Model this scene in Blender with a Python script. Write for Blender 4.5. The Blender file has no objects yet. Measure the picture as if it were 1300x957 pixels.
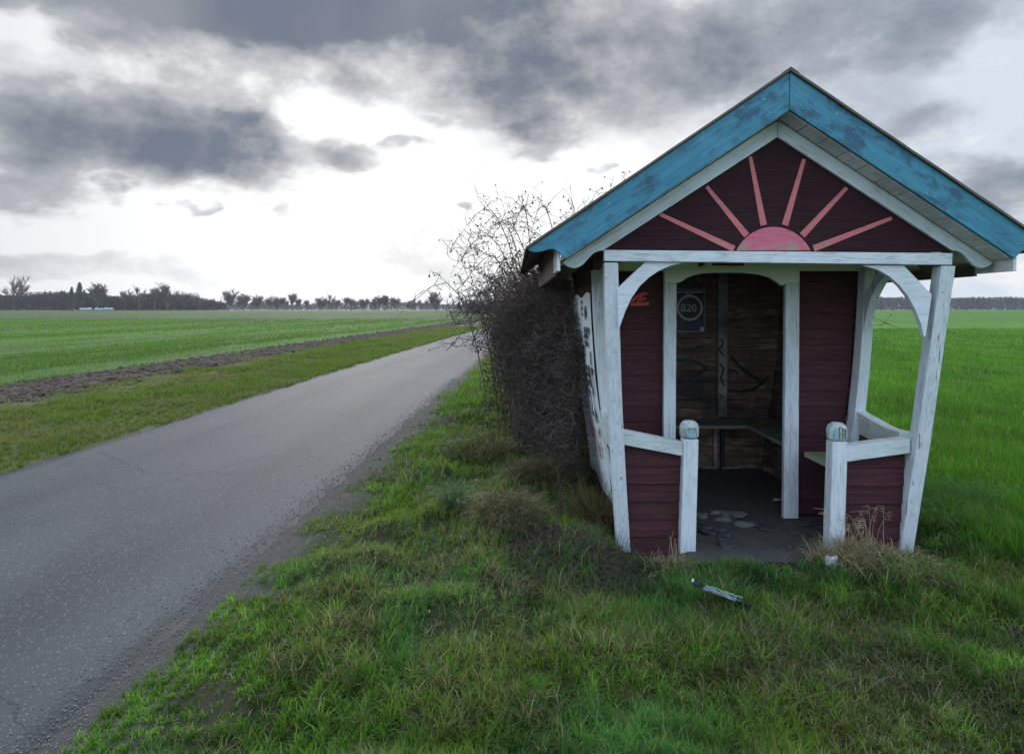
import bpy, bmesh, math, random
import numpy as np
from mathutils import Vector, noise as mnoise
R = math.radians
C = bpy.context.scene.collection
scene = bpy.context.scene
random.seed(7); rng = np.random.default_rng(11)
F = 867.0; CAMZ = 1.6            # 24 mm lens on a 1300 px wide frame, eye height

# ------------------------------------------------------------------ camera
cam_d = bpy.data.cameras.new("camera"); cam = bpy.data.objects.new("camera", cam_d); C.objects.link(cam)
cam.location = (0, 0, CAMZ); cam.rotation_euler = (R(90), 0, 0)
cam_d.sensor_width = 36; cam_d.lens = 36 * F / 1300
cam_d.shift_y = -(478.5 - 393) / 1300
cam_d.clip_start = 0.05; cam_d.clip_end = 9000
scene.camera = cam
scene.view_settings.view_transform = 'Standard'; scene.view_settings.look = 'None'
scene.view_settings.exposure = 0.25; scene.view_settings.gamma = 1
scene.view_settings.use_curve_mapping = False

SUN_AZ, SUN_EL = R(-13), R(17)

scene.cycles.use_denoising = True
# ------------------------------------------------------------------ node helper
class NT:
    def __init__(s, tree): s.t = tree; s.n = tree.nodes; s.l = tree.links
    def put(s, sock, v):
        if hasattr(v, 'is_linked') or isinstance(v, bpy.types.NodeSocket): s.l.new(v, sock)
        elif isinstance(v, bpy.types.Node): s.l.new(v.outputs[0], sock)
        elif v is not None:
            if isinstance(v, (tuple, list)) and len(v) == 3 and sock.type == 'RGBA': v = (*v, 1)
            sock.default_value = v
    def math(s, op, a, b=None, c=None, clamp=False):
        n = s.n.new('ShaderNodeMath'); n.operation = op; n.use_clamp = clamp
        s.put(n.inputs[0], a)
        if b is not None: s.put(n.inputs[1], b)
        if c is not None: s.put(n.inputs[2], c)
        return n.outputs[0]
    def vmath(s, op, a, b=None, scale=None):
        n = s.n.new('ShaderNodeVectorMath'); n.operation = op
        s.put(n.inputs[0], a)
        if b is not None: s.put(n.inputs[1], b)
        if scale is not None: s.put(n.inputs[3], scale)
        return n.outputs[0]
    def mix(s, f, a, b, mode='MIX'):
        n = s.n.new('ShaderNodeMix'); n.data_type = 'RGBA'; n.blend_type = mode
        s.put(n.inputs[0], f); s.put(n.inputs[6], a); s.put(n.inputs[7], b)
        return n.outputs[2]
    def noise(s, vec=None, scale=5, detail=4, rough=.55, dist=0, col=False):
        n = s.n.new('ShaderNodeTexNoise')
        if vec is not None: s.put(n.inputs['Vector'], vec)
        n.inputs['Scale'].default_value = scale; n.inputs['Detail'].default_value = detail
        n.inputs['Roughness'].default_value = rough; n.inputs['Distortion'].default_value = dist
        return n.outputs[1 if col else 0]
    def voro(s, vec, scale, out=0, feature='F1'):
        n = s.n.new('ShaderNodeTexVoronoi'); n.feature = feature; s.put(n.inputs['Vector'], vec); n.inputs['Scale'].default_value = scale
        return n.outputs[out]
    def ramp(s, f, stops, interp='LINEAR'):
        n = s.n.new('ShaderNodeValToRGB'); n.color_ramp.interpolation = interp; s.put(n.inputs[0], f)
        e = n.color_ramp.elements
        while len(e) < len(stops): e.new(0.5)
        for i, (p, c) in enumerate(stops):
            e[i].position = p
            e[i].color = (c, c, c, 1) if isinstance(c, (int, float)) else (*c, 1)
        return n.outputs[0]
    def smooth(s, v, a, b):      # smoothstep mask
        n = s.n.new('ShaderNodeMapRange'); n.interpolation_type = 'SMOOTHSTEP'; s.put(n.inputs[0], v)
        n.inputs[1].default_value = a; n.inputs[2].default_value = b
        return n.outputs[0]
    def sep(s, v):
        n = s.n.new('ShaderNodeSeparateXYZ'); s.put(n.inputs[0], v); return n.outputs
    def comb(s, x, y, z):
        n = s.n.new('ShaderNodeCombineXYZ'); s.put(n.inputs[0], x); s.put(n.inputs[1], y); s.put(n.inputs[2], z); return n.outputs[0]
    def map(s, vec, rot=(0, 0, 0), scale=(1, 1, 1)):
        a = s.n.new('ShaderNodeMapping'); s.put(a.inputs[0], vec); a.inputs['Rotation'].default_value = rot
        b = s.n.new('ShaderNodeMapping'); s.l.new(a.outputs[0], b.inputs[0]); b.inputs['Scale'].default_value = scale
        return b.outputs[0]
    def bump(s, h, strength=.3, dist=.01):
        n = s.n.new('ShaderNodeBump'); s.put(n.inputs['Height'], h); n.inputs['Strength'].default_value = strength; n.inputs['Distance'].default_value = dist
        return n.outputs[0]

def new_mat(name):
    m = bpy.data.materials.new(name); m.use_nodes = True
    nt = NT(m.node_tree); bs = m.node_tree.nodes['Principled BSDF']
    geo = m.node_tree.nodes.new('ShaderNodeNewGeometry')
    return m, nt, bs, geo.outputs['Position'], geo

# ------------------------------------------------------------------ world: Nishita air + layered rain clouds
world = bpy.data.worlds.new("World"); scene.world = world; world.use_nodes = True
w = NT(world.node_tree)
for n in list(w.n): w.n.remove(n)
out = w.n.new('ShaderNodeOutputWorld')
sky = w.n.new('ShaderNodeTexSky'); sky.sky_type = 'NISHITA'; sky.sun_disc = False
sky.sun_elevation = SUN_EL; sky.sun_rotation = SUN_AZ
bg1 = w.n.new('ShaderNodeBackground'); bg1.inputs[1].default_value = 0.05
sky.dust_density = .4; sky.air_density = 1.2
world.cycles.sampling_method = 'MANUAL'; world.cycles.sample_map_resolution = 512
scene.cycles.max_bounces = 5; scene.cycles.diffuse_bounces = 2; scene.cycles.glossy_bounces = 2; scene.cycles.transmission_bounces = 3; scene.cycles.volume_bounces = 0; scene.cycles.transparent_max_bounces = 4
tc = w.n.new('ShaderNodeTexCoord'); D = w.vmath('NORMALIZE', tc.outputs['Generated'])
dx, dy, dz = w.sep(D)
az0 = w.math('ARCTAN2', dx, dy); el0 = w.math('ARCSINE', dz)
warp = w.noise(w.map(D, scale=(1, 1, 2.0)), 6.0, 4, .58, col=True)
wx, wy, wz = w.sep(warp)
az = w.math('MULTIPLY_ADD', w.math('SUBTRACT', wx, .5), .22, az0)
el = w.math('MULTIPLY_ADD', w.math('SUBTRACT', wy, .5), .13, el0)
def dirof(px, py):
    x = (px - 650) / F; v = (393 - py) / F
    return math.atan(x), math.atan2(v, math.hypot(1, x))
def blobs(lst):
    acc = None
    for px, py, rx, ry, amp in lst:
        a, e = dirof(px, py); ra = rx / F / (1 + ((px - 650) / F) ** 2); re = ry / F
        u = w.math('DIVIDE', w.math('SUBTRACT', az, a), ra); v = w.math('DIVIDE', w.math('SUBTRACT', el, e), re)
        q = w.math('MULTIPLY_ADD', u, u, w.math('MULTIPLY', v, v))
        q = w.math('MULTIPLY', q, q)
        g = w.math('MULTIPLY', w.math('EXPONENT', w.math('MULTIPLY', q, -1.0)), amp)
        acc = g if acc is None else w.math('ADD', acc, g)
    return acc
CL = [(330, 100, 400, 120, .16), (820, 80, 330, 110, .10), (380, -30, 420, 100, .70), (480, 150, 90, 45, -.16), (600, 30, 150, 46, .16), (200, -10, 300, 60, .50), (20, 62, 110, 30, -.22), (250, 112, 160, 16, -.10),
      (60, 140, 170, 60, .34), (190, 165, 170, 62, .46), (300, 190, 90, 50, .34), (330, 140, 50, 36, .20), (50, 225, 80, 30, .42),
      (440, 207, 54, 25, .44), (520, 190, 30, 9, .30), (366, 269, 20, 13, .26), (583, 252, 18, 10, .26), (238, 264, 24, 6, .28), (150, 240, 26, 10, .3),
      (790, 90, 160, 60, .30), (640, 120, 100, 42, .40), (690, 170, 45, 34, .40), (960, 20, 260, 56, .24), (930, 85, 110, 50, .16), (1240, 10, 220, 46, .20),
      (560, 320, 100, 34, .16), (80, 345, 200, 20, .15), (1250, 260, 110, 34, .30), (760, 270, 26, 9, .2), (772, 215, 14, 7, .3), (1180, 165, 60, 20, .10),
      (1120, 215, 190, 90, .08)]
dens = blobs(CL)
# everything outside the picture: broken cloud above and behind
fb = w.noise(w.map(D, scale=(1, 1, 1.8)), 2.6, 3, .6)
hid = w.math('MAXIMUM', w.smooth(el0, .50, .80), w.smooth(w.math('ABSOLUTE', az0), .75, 1.3))
dens = w.math('ADD', w.math('MULTIPLY', dens, w.math('SUBTRACT', 1.0, hid)), w.math('MULTIPLY', w.smooth(fb, .45, .70), w.math('MULTIPLY', hid, .45)))
fine = w.noise(w.map(D, scale=(1, 1, 1.5)), 7.5, 7, .62)
dens = w.math('ADD', dens, w.math('MULTIPLY', w.math('SUBTRACT', fine, .5), w.math('MULTIPLY_ADD', w.math('MULTIPLY', dens, w.math('SUBTRACT', 1.45, dens)), 3.6, .12)), clamp=True)
dens = w.math('MULTIPLY', dens, w.math('MULTIPLY_ADD', w.math('SUBTRACT', w.noise(D, 4.5, 2, .5), .5), 1.1, 1.0), clamp=True)
dens = w.math('SUBTRACT', dens, .035, clamp=True)
cloud = w.ramp(dens, [(0.0, (1, 1, 1)), (.07, (.84, .84, .85)), (.26, (.53, .535, .555)), (.50, (.375, .39, .42)), (.78, (.24, .26, .305)), (1.0, (.155, .185, .25))])
toside = w.smooth(az0, .10, .50)
bright = w.mix(toside, (.86, .86, .86), (.58, .64, .72))
puff = w.smooth(w.noise(w.map(D, scale=(1, 1, 2.4)), 7.0, 5, .6), .50, .66)
bright = w.mix(w.math('MULTIPLY', w.math('MULTIPLY', puff, toside), .9), bright, (.80, .80, .80))
leftdark = w.mix(w.smooth(az0, -.35, -.75), bright, (.66, .69, .72))
openair = w.mix(hid, leftdark, (1.02, 1.25, 1.58))      # the unseen sky behind the viewer is clearer and bluer
sa, se = dirof(470, 150)
gu = w.math('DIVIDE', w.math('SUBTRACT', az0, sa), .26); gv = w.math('DIVIDE', w.math('SUBTRACT', el0, se), .20)
glow = w.math('EXPONENT', w.math('MULTIPLY', w.math('MULTIPLY_ADD', gu, gu, w.math('MULTIPLY', gv, gv)), -1.0))
glow = w.math('MULTIPLY', glow, w.math('SUBTRACT', 1.0, w.math('MULTIPLY', dens, 1.2), clamp=True))
cc = w.mix(1.0, cloud, openair, 'MULTIPLY')
glow = w.math('MULTIPLY', glow, .18)
cc = w.mix(1.0, cc, w.comb(glow, glow, w.math('MULTIPLY', glow, .95)), 'ADD')
clear = w.math('MULTIPLY', w.math('SUBTRACT', 1.0, dens, clamp=True), w.math('MULTIPLY_ADD', hid, .75, .03))   # the cloud layer lets little clear sky through
w.l.new(w.mix(1.0, sky.outputs[0], w.comb(clear, clear, clear), 'MULTIPLY'), bg1.inputs[0])
ground_side = w.smooth(el0, -.02, -.10)
cc = w.mix(ground_side, cc, (.10, .11, .09))
bg2 = w.n.new('ShaderNodeBackground'); w.l.new(cc, bg2.inputs[0]); bg2.inputs[1].default_value = 1.0
add = w.n.new('ShaderNodeAddShader'); w.l.new(bg1.outputs[0], add.inputs[0]); w.l.new(bg2.outputs[0], add.inputs[1])
w.l.new(add.outputs[0], out.inputs[0])

sd = bpy.data.lights.new("sun", 'SUN'); sd.energy = 1.5; sd.angle = R(14); sd.color = (1, .94, .86)
so = bpy.data.objects.new("sun", sd); C.objects.link(so)
so.rotation_euler = Vector((-math.sin(SUN_AZ) * math.cos(SUN_EL), -math.cos(SUN_AZ) * math.cos(SUN_EL), -math.sin(SUN_EL))).to_track_quat('-Z', 'Y').to_euler()

# ------------------------------------------------------------------ object helpers
def tag(o, label=None, cat=None, group=None, kind=None):
    if label: o['label'] = label
    if cat: o['category'] = cat
    if group: o['group'] = group
    if kind: o['kind'] = kind
    return o
def thing(name, label, cat, loc=(0, 0, 0), rot=(0, 0, 0), group=None):
    o = bpy.data.objects.new(name, None); C.objects.link(o); o.location = loc; o.rotation_euler = rot
    o.empty_display_size = .2
    return tag(o, label, cat, group)
class MB:
    def __init__(s): s.v = []; s.f = []
    def add(s, vs, fs):
        b = len(s.v); s.v += [tuple(v) for v in vs]; s.f += [tuple(i + b for i in f) for f in fs]
    def box(s, x0, x1, y0, y1, z0, z1):
        s.hexa([(x0, y0, z0), (x1, y0, z0), (x1, y1, z0), (x0, y1, z0), (x0, y0, z1), (x1, y0, z1), (x1, y1, z1), (x0, y1, z1)])
    def hexa(s, p):   # 4 bottom (ccw) then 4 top
        s.add(p, [(0, 3, 2, 1), (4, 5, 6, 7), (0, 1, 5, 4), (1, 2, 6, 5), (2, 3, 7, 6), (3, 0, 4, 7)])
    def prism(s, poly, y0, y1):          # poly in XZ extruded along Y
        n = len(poly); vs = [(x, y0, z) for x, z in poly] + [(x, y1, z) for x, z in poly]
        s.add(vs, [tuple(range(n)), tuple(range(2 * n - 1, n - 1, -1))] + [(i, i + n, (i + 1) % n + n, (i + 1) % n) for i in range(n)])
    def prismx(s, poly, x0, x1):         # poly in YZ extruded along X
        n = len(poly); vs = [(x0, y, z) for y, z in poly] + [(x1, y, z) for y, z in poly]
        s.add(vs, [tuple(range(n)), tuple(range(2 * n - 1, n - 1, -1))] + [(i, i + n, (i + 1) % n + n, (i + 1) % n) for i in range(n)])
    def tube(s, pts, rad, sides=6, cap=True):
        pts = [Vector(p) for p in pts]; n = len(pts); b = len(s.v)
        up = Vector((.3, .2, .93)).normalized()
        for i, p in enumerate(pts):
            t = (pts[min(i + 1, n - 1)] - pts[max(i - 1, 0)])
            t = t.normalized() if t.length > 1e-9 else Vector((0, 0, 1))
            a = t.cross(up)
            if a.length < 1e-3: a = t.cross(Vector((1, 0, 0)))
            a.normalize(); c = t.cross(a)
            r = rad[i] if hasattr(rad, '__len__') else rad
            for k in range(sides):
                th = 2 * math.pi * k / sides
                s.v.append(tuple(p + (a * math.cos(th) + c * math.sin(th)) * r))
        for i in range(n - 1):
            for k in range(sides):
                k2 = (k + 1) % sides
                s.f.append((b + i * sides + k, b + i * sides + k2, b + (i + 1) * sides + k2, b + (i + 1) * sides + k))
        if cap:
            s.f.append(tuple(b + k for k in range(sides))[::-1]); s.f.append(tuple(b + (n - 1) * sides + k for k in range(sides)))
    def build(s, name, mat, parent=None, origin=None, bevel=0, smooth=False, sub=0):
        o0 = Vector(origin) if origin is not None else (parent_origin(parent))
        me = bpy.data.meshes.new(name)
        me.from_pydata([(x - o0.x, y - o0.y, z - o0.z) for x, y, z in s.v], [], s.f)
        bm = bmesh.new(); bm.from_mesh(me); bmesh.ops.recalc_face_normals(bm, faces=bm.faces); bm.to_mesh(me); bm.free()
        if smooth: me.polygons.foreach_set('use_smooth', [True] * len(me.polygons))
        me.materials.append(mat)
        o = bpy.data.objects.new(name, me); C.objects.link(o)
        if parent is not None: o.parent = parent
        else: o.location = o0
        if bevel:
            m = o.modifiers.new('b', 'BEVEL'); m.width = bevel; m.segments = 2; m.limit_method = 'ANGLE'; m.angle_limit = R(40)
        return o
def parent_origin(p):
    v = Vector((0, 0, 0))
    while p is not None: v += p.location; p = p.parent
    return v
def P(px, py, d):            # a point seen at px,py and standing d metres away
    return Vector(((px - 650) * d / F, d, CAMZ + (393 - py) * d / F))

# ------------------------------------------------------------------ value noise in numpy
_T = rng.random((256, 256))
def vn(x, y, sc, off=0):
    x = np.asarray(x, float) * sc + off * 17.3; y = np.asarray(y, float) * sc + off * 9.1
    xi = np.floor(x).astype(int); yi = np.floor(y).astype(int); fx = x - xi; fy = y - yi
    fx = fx * fx * (3 - 2 * fx); fy = fy * fy * (3 - 2 * fy)
    a = _T[xi % 256, yi % 256]; b = _T[(xi + 1) % 256, yi % 256]; c = _T[xi % 256, (yi + 1) % 256]; d = _T[(xi + 1) % 256, (yi + 1) % 256]
    return (a * (1 - fx) + b * fx) * (1 - fy) + (c * (1 - fx) + d * fx) * fy
def sst(v, a, b):
    t = np.clip((np.asarray(v, float) - a) / (b - a), 0, 1); return t * t * (3 - 2 * t)
def road_c(y): return -3.45 + .025 * y + .0004 * y * y
X0 = 1.68
def hut_mask(x, y, m=0.0):   # 1 inside the shelter's footprint
    return sst(x, X0 - 1.0 - m, X0 - .85 - m) * (1 - sst(x, X0 + .85 + m, X0 + 1.0 + m)) * sst(y, 4.45 - m, 4.6 - m) * (1 - sst(y, 6.9 + m, 7.1 + m))
HUMPS = [(P(575, 665, 5.1).x, 5.1, .28, .10), (P(650, 680, 4.7).x, 4.75, .30, .15), (P(680, 600, 5.6).x, 5.9, .30, .15), (P(720, 720, 4.5).x, 4.35, .30, .09),
         (P(610, 570, 7.5).x, 7.3, .5, .10), (P(1190, 680, 4.9).x, 4.9, .3, .09), (P(1170, 760, 3.9).x, 3.9, .3, .04), (P(540, 600, 6.5).x, 6.6, .4, .06)]
def rise(y): return 1.32 * sst(y, 40, 235)      # the land climbs a little towards the woods
def hgt(x, y):
    x = np.asarray(x, float); y = np.asarray(y, float)
    s = np.abs(x - road_c(y)); near = 1 - sst(y, 25, 60)
    lum = (vn(x, y, 1.1, 1) - .5) * .13 + (vn(x, y, 3.1, 2) - .5) * .10 + (vn(x, y, 8, 3) - .5) * .045
    m = sst(s, 1.75, 2.5) * near * (1 - hut_mask(x, y, .15))
    h = lum * m + .035 * m
    fieldm = sst(s, 5.4, 6.2)
    h = h * (1 - .75 * fieldm)
    for hx, hy, r, a in HUMPS: h = h + a * np.exp(-((x - hx) ** 2 + (y - hy) ** 2) / (r * r)) * (1 - hut_mask(x, y))
    h = h + .012 - .045 * (1 - sst(s + (vn(x, y, 2.5, 81) - .5) * .10 + (vn(x, y, 9, 82) - .5) * .05, 1.56, 1.70))
    return h + rise(y) - .06 * hut_mask(x, y, .02) - .05 * sst(x, .3, .8) * (1 - sst(x, 3.0, 3.5)) * sst(y, 3.5, 4.1) * (1 - sst(y, 4.9, 5.4))

# ------------------------------------------------------------------ materials
def wood_paint(name, base, worn, axis='z', wear=.5, rough=.6, dirt=None, dirt_amt=.3, seed=0.0, ang=0.0, specks=.5):
    m, t, bs, pos, geo = new_mat(name)
    rot = {'z': (0, R(90), 0), 'x': (0, 0, 0), 'y': (0, 0, R(90)), 'a': (0, ang, 0)}[axis]
    v = t.map(t.vmath('ADD', pos, (seed, seed * .7, seed * 1.3)), rot, (1.3, 22, 22))
    g1 = t.noise(v, 2.2, 7, .65, .4)
    v2 = t.map(t.vmath('ADD', pos, (seed, seed, seed)), rot, (6, 60, 60))
    g2 = t.noise(v2, 1.6, 5, .7)
    big = t.noise(pos, 2.6, 4, .6)
    c = t.mix(t.ramp(g1, [(.35, 0.0), (.75, 1.0)]), tuple(x * .86 for x in base), tuple(min(1, x * 1.08) for x in base))
    if dirt: c = t.mix(t.math('MULTIPLY', t.ramp(big, [(.42, 0.0), (.68, 1.0)]), dirt_amt), c, dirt)
    wm = t.math('MULTIPLY', t.ramp(t.math('MULTIPLY_ADD', big, .25, t.math('MULTIPLY', g2, .75)), [(.50, 0.0), (.62, 1.0)]), wear, clamp=True)
    c = t.mix(wm, c, worn)
    crack = t.ramp(t.noise(t.map(pos, rot, (.9, 75, 75)), 1.0, 3, .5, .6), [(.66, 0.0), (.70, 1.0)])
    c = t.mix(t.math('MULTIPLY', crack, specks), c, tuple(x * .35 for x in worn))
    t.put(bs.inputs['Base Color'], c)
    t.put(bs.inputs['Roughness'], t.math('MULTIPLY_ADD', g1, .25, rough - .12))
    t.put(bs.inputs['Normal'], t.bump(t.math('ADD', g2, t.math('MULTIPLY', crack, -1.5)), .35, .004))
    return m
WHT = (.62, .66, .69); WORN = (.30, .31, .31); GRN = (.34, .40, .26)
M = {}
M['post'] = wood_paint('white_paint_upright', WHT, (.24, .26, .27), 'z', .5, .55, (.50, .55, .57), .45, specks=.9)
M['beam'] = wood_paint('white_paint_beam', WHT, (.22, .24, .25), 'x', .75, .55, (.46, .52, .55), .6, 3, specks=.9)
M['brace'] = wood_paint('white_paint_brace', WHT, WORN, 'x', .4, .55, (.52, .56, .55), .4, 6)
M['raily'] = wood_paint('mossy_white_paint', (.58, .61, .60), WORN, 'y', .6, .65, GRN, .6, 8)
M['cap'] = wood_paint('weathered_cap', (.46, .52, .52), (.13, .15, .12), 'z', 1.3, .7, (.22, .29, .19), .85, 9)
M['header'] = wood_paint('bounce_tinted_white_paint', (.86, .84, .76), (.55, .54, .46), 'x', .4, .6, (.72, .72, .58), .5, 4)  # light bounced up from the grass is tinted into this white paint
M['bargeL'] = wood_paint('white_gable_paint_left', (.60, .67, .71), WORN, 'a', .5, .6, (.44, .50, .50), .6, 1, R(33.6))
M['bargeR'] = wood_paint('white_gable_paint_right', (.60, .67, .71), WORN, 'a', .5, .6, (.44, .50, .50), .6, 1, R(-33.6))
BLU = (.030, .255, .44)
def blue(name, ang, seed):
    m, t, bs, pos, geo = new_mat(name)
    v = t.map(t.vmath('ADD', pos, (seed, 0, seed)), (0, ang, 0), (1.6, 26, 26))
    g = t.noise(v, 2.0, 8, .68, .5)
    blot = t.noise(t.map(pos, (0, ang, 0), (1, 2, 2)), 5.5, 7, .68, .3)
    c = t.mix(t.ramp(g, [(.30, 0.0), (.70, 1.0)]), (.012, .120, .195), (.036, .240, .335))
    c = t.mix(t.ramp(blot, [(.50, 0.0), (.62, .85)]), c, (.006, .055, .105))
    pale = t.noise(pos, 3.3, 5, .6)
    c = t.mix(t.ramp(pale, [(.56, 0.0), (.74, .45)]), c, (.10, .33, .44))
    chip = t.ramp(t.noise(pos, 42, 3, .5), [(.70, 0.0), (.74, 1.0)])
    c = t.mix(t.math('MULTIPLY', chip, .7), c, (.30, .42, .45))
    t.put(bs.inputs['Base Color'], c); bs.inputs['Roughness'].default_value = .5
    t.put(bs.inputs['Normal'], t.bump(g, .4, .004))
    return m
M['blueL'] = blue('blue_paint_left', R(33.6), 0); M['blueR'] = blue('blue_paint_right', R(-33.6), 5)

def maroon(name, axis='x', a=(.098, .036, .040), b=(.034, .013, .016)):
    m, t, bs, pos, geo = new_mat(name)
    rot = {'x': (0, 0, 0), 'y': (0, 0, R(90))}[axis]
    isl = geo.outputs['Random Per Island']
    v = t.map(t.vmath('ADD', pos, t.comb(t.math('MULTIPLY', isl, 9), 0, 0)), rot, (1.2, 24, 24))
    g = t.noise(v, 2.0, 7, .65, .4)
    c = t.mix(t.ramp(g, [(.3, 0.0), (.7, 1.0)]), b, a)
    c = t.mix(t.math('MULTIPLY', isl, .35), c, (.028, .011, .012))
    moss = t.math('MULTIPLY', t.ramp(t.noise(pos, 4.5, 5, .6), [(.55, 0.0), (.75, 1.0)]), t.smooth(t.sep(pos)[2], .45, .1))
    c = t.mix(t.math('MULTIPLY', moss, .6), c, (.055, .050, .022))
    fleck = t.ramp(t.noise(pos, 26, 3, .5), [(.74, 0.0), (.77, 1.0)])
    c = t.mix(t.math('MULTIPLY', fleck, .5), c, (.25, .20, .19))
    t.put(bs.inputs['Base Color'], c); bs.inputs['Specular IOR Level'].default_value = .12; t.put(bs.inputs['Roughness'], t.math('MULTIPLY_ADD', g, .25, .6))
    t.put(bs.inputs['Normal'], t.bump(g, .45, .004))
    return m
M['maroon'] = maroon('maroon_siding'); M['maroony'] = maroon('maroon_siding_side', 'y')
def gable_mat():
    m, t, bs, pos, geo = new_mat('maroon_gable_plywood')
    g = t.noise(t.map(pos, (0, 0, 0), (1.0, 40, 40)), 2.0, 7, .7, .3)
    c = t.mix(t.ramp(g, [(.3, 0.0), (.7, 1.0)]), (.014, .007, .009), (.054, .019, .025))
    t.put(bs.inputs['Base Color'], c); bs.inputs['Roughness'].default_value = .75; bs.inputs['Specular IOR Level'].default_value = .12
    t.put(bs.inputs['Normal'], t.bump(g, .3, .003)); return m
M['gable'] = gable_mat()
def pink(name, col, seed):
    m, t, bs, pos, geo = new_mat(name)
    g = t.noise(t.map(t.vmath('ADD', pos, (seed, 0, 0)), (0, 0, 0), (2.5, 20, 40)), 2.2, 6, .7, .3)
    c = t.mix(t.ramp(g, [(.3, 0.0), (.7, 1.0)]), tuple(x * .75 for x in col), col)
    c = t.mix(t.ramp(t.noise(t.map(pos, (0, 0, 0), (5, 5, 60)), 2.0, 4, .6), [(.60, 0.0), (.66, .7)]), c, (.12, .03, .04))
    c = t.mix(t.math('MULTIPLY', t.smooth(t.sep(pos)[2], 2.06, 1.99), t.ramp(t.noise(pos, 6, 4, .6), [(.44, 0.0), (.60, .8)])), c, (.24, .27, .19))
    t.put(bs.inputs['Base Color'], c); bs.inputs['Roughness'].default_value = .55
    t.put(bs.inputs['Normal'], t.bump(g, .3, .003)); return m
M['sun'] = pink('pink_sun_paint', (.62, .13, .20), 0); M['ray'] = pink('salmon_ray_paint', (.58, .15, .16), 3)
M['soffit'] = wood_paint('soffit_paint', (.72, .74, .72), (.30, .31, .29), 'y', .6, .65, (.36, .37, .33), .6, 2)
M['rafter'] = wood_paint('brown_rafter_wood', (.12, .075, .05), (.05, .03, .022), 'y', .4, .7)
M['ceil'] = M['rafter']
def planks(name, axis='x', cols=((.24, .15, .105), (.10, .062, .045), (.46, .38, .33))):
    m, t, bs, pos, geo = new_mat(name)
    rot = {'x': (0, 0, 0), 'y': (0, 0, R(90))}[axis]
    isl = geo.outputs['Random Per Island']
    pp = t.vmath('ADD', pos, t.comb(t.math('MULTIPLY', isl, 7), t.math('MULTIPLY', isl, 3), 0))
    g = t.noise(t.map(pp, rot, (1.4, 16, 16)), 2.2, 7, .68, .6)
    c = t.mix(t.ramp(g, [(.32, 0.0), (.68, 1.0)]), cols[1], cols[0])
    grey = t.ramp(t.noise(t.map(pp, rot, (2.5, 9, 9)), 2.0, 6, .65), [(.52, 0.0), (.68, .75)])
    c = t.mix(grey, c, cols[2])
    soot = t.ramp(t.noise(pos, 2.4, 4, .6), [(.36, .7), (.50, 0.0)])
    c = t.mix(soot, c, (.014, .012, .012))
    t.put(bs.inputs['Base Color'], c); bs.inputs['Roughness'].default_value = .7
    t.put(bs.inputs['Normal'], t.bump(g, .6, .006)); return m
M['plank'] = planks('rough_brown_planks'); M['planky'] = planks('rough_brown_planks_side', 'y')
M['stud'] = planks('grey_stud_wood', 'x', ((.42, .38, .34), (.22, .20, .18), (.50, .48, .46)))
M['bench'] = wood_paint('old_bench_wood', (.20, .19, .17), (.10, .09, .08), 'x', .5, .6)
def moss_bench():
    m, t, bs, pos, geo = new_mat('mossy_bench_wood')
    g = t.noise(t.map(pos, (0, 0, R(90)), (1.5, 20, 20)), 2, 6, .6)
    c = t.mix(g, (.20, .21, .18), (.33, .34, .31))
    up = t.math('GREATER_THAN', t.sep(geo.outputs['Normal'])[2], .6)
    gm = t.math('MULTIPLY', up, t.ramp(t.noise(pos, 7, 5, .65), [(.34, 0.0), (.58, 1.0)]))
    c = t.mix(gm, c, (.115, .165, .03))
    t.put(bs.inputs['Base Color'], c); bs.inputs['Roughness'].default_value = .75
    t.put(bs.inputs['Normal'], t.bump(g, .5, .005)); return m
M['mossb'] = moss_bench()
def flat(name, col, rough=.6, var=.25, scale=12, metallic=0.0, isl=False):
    m, t, bs, pos, geo = new_mat(name)
    n = t.noise(pos, scale, 5, .6)
    t.put(bs.inputs['Base Color'], t.mix(n, tuple(x * (1 - var) for x in col), tuple(min(1, x * (1 + var)) for x in col)))
    if isl:
        r_ = t.math('POWER', geo.outputs['Random Per Island'], 3.0)
        t.put(bs.inputs['Base Color'], t.mix(r_, tuple(x * .45 for x in col), tuple(x * 2.4 for x in col)))
    bs.inputs['Roughness'].default_value = rough; bs.inputs['Metallic'].default_value = metallic
    t.put(bs.inputs['Normal'], t.bump(n, .25, .01)); return m
M['black'] = flat('black_spray_paint', (.012, .012, .014), .45)
M['blackd'] = flat('faded_black_spray', (.02, .018, .018), .6)
M['redspray'] = flat('red_spray_paint', (.45, .04, .03), .5)
M['whitepaint'] = flat('white_wall_paint', (.66, .68, .68), .6, .15, 20)
M['felt'] = flat('brown_roofing_felt', (.10, .088, .065), .85, .4, 60)
M['redlett'] = flat('dark_red_lettering', (.16, .03, .03), .6)
M['stalk'] = flat('dark_stalk', (.045, .028, .020), .8, .4, 40)
M['hip'] = flat('dark_rose_hip', (.035, .012, .010), .4, .4, 50)
M['bark'] = flat('grey_bark', (.085, .070, .062), .9, .3, 20)
M['twig'] = flat('twig_bark', (.095, .072, .060), .9, .3, .3)
M['stem'] = flat('rose_stem_bark', (.070, .048, .037), .75, .45, 9, isl=True)
M['rusty'] = flat('rusty_leaves', (.10, .050, .035), .9, .3, 2)
M['firn'] = flat('conifer_needles', (.030, .042, .028), .8, .35, 2)

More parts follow.
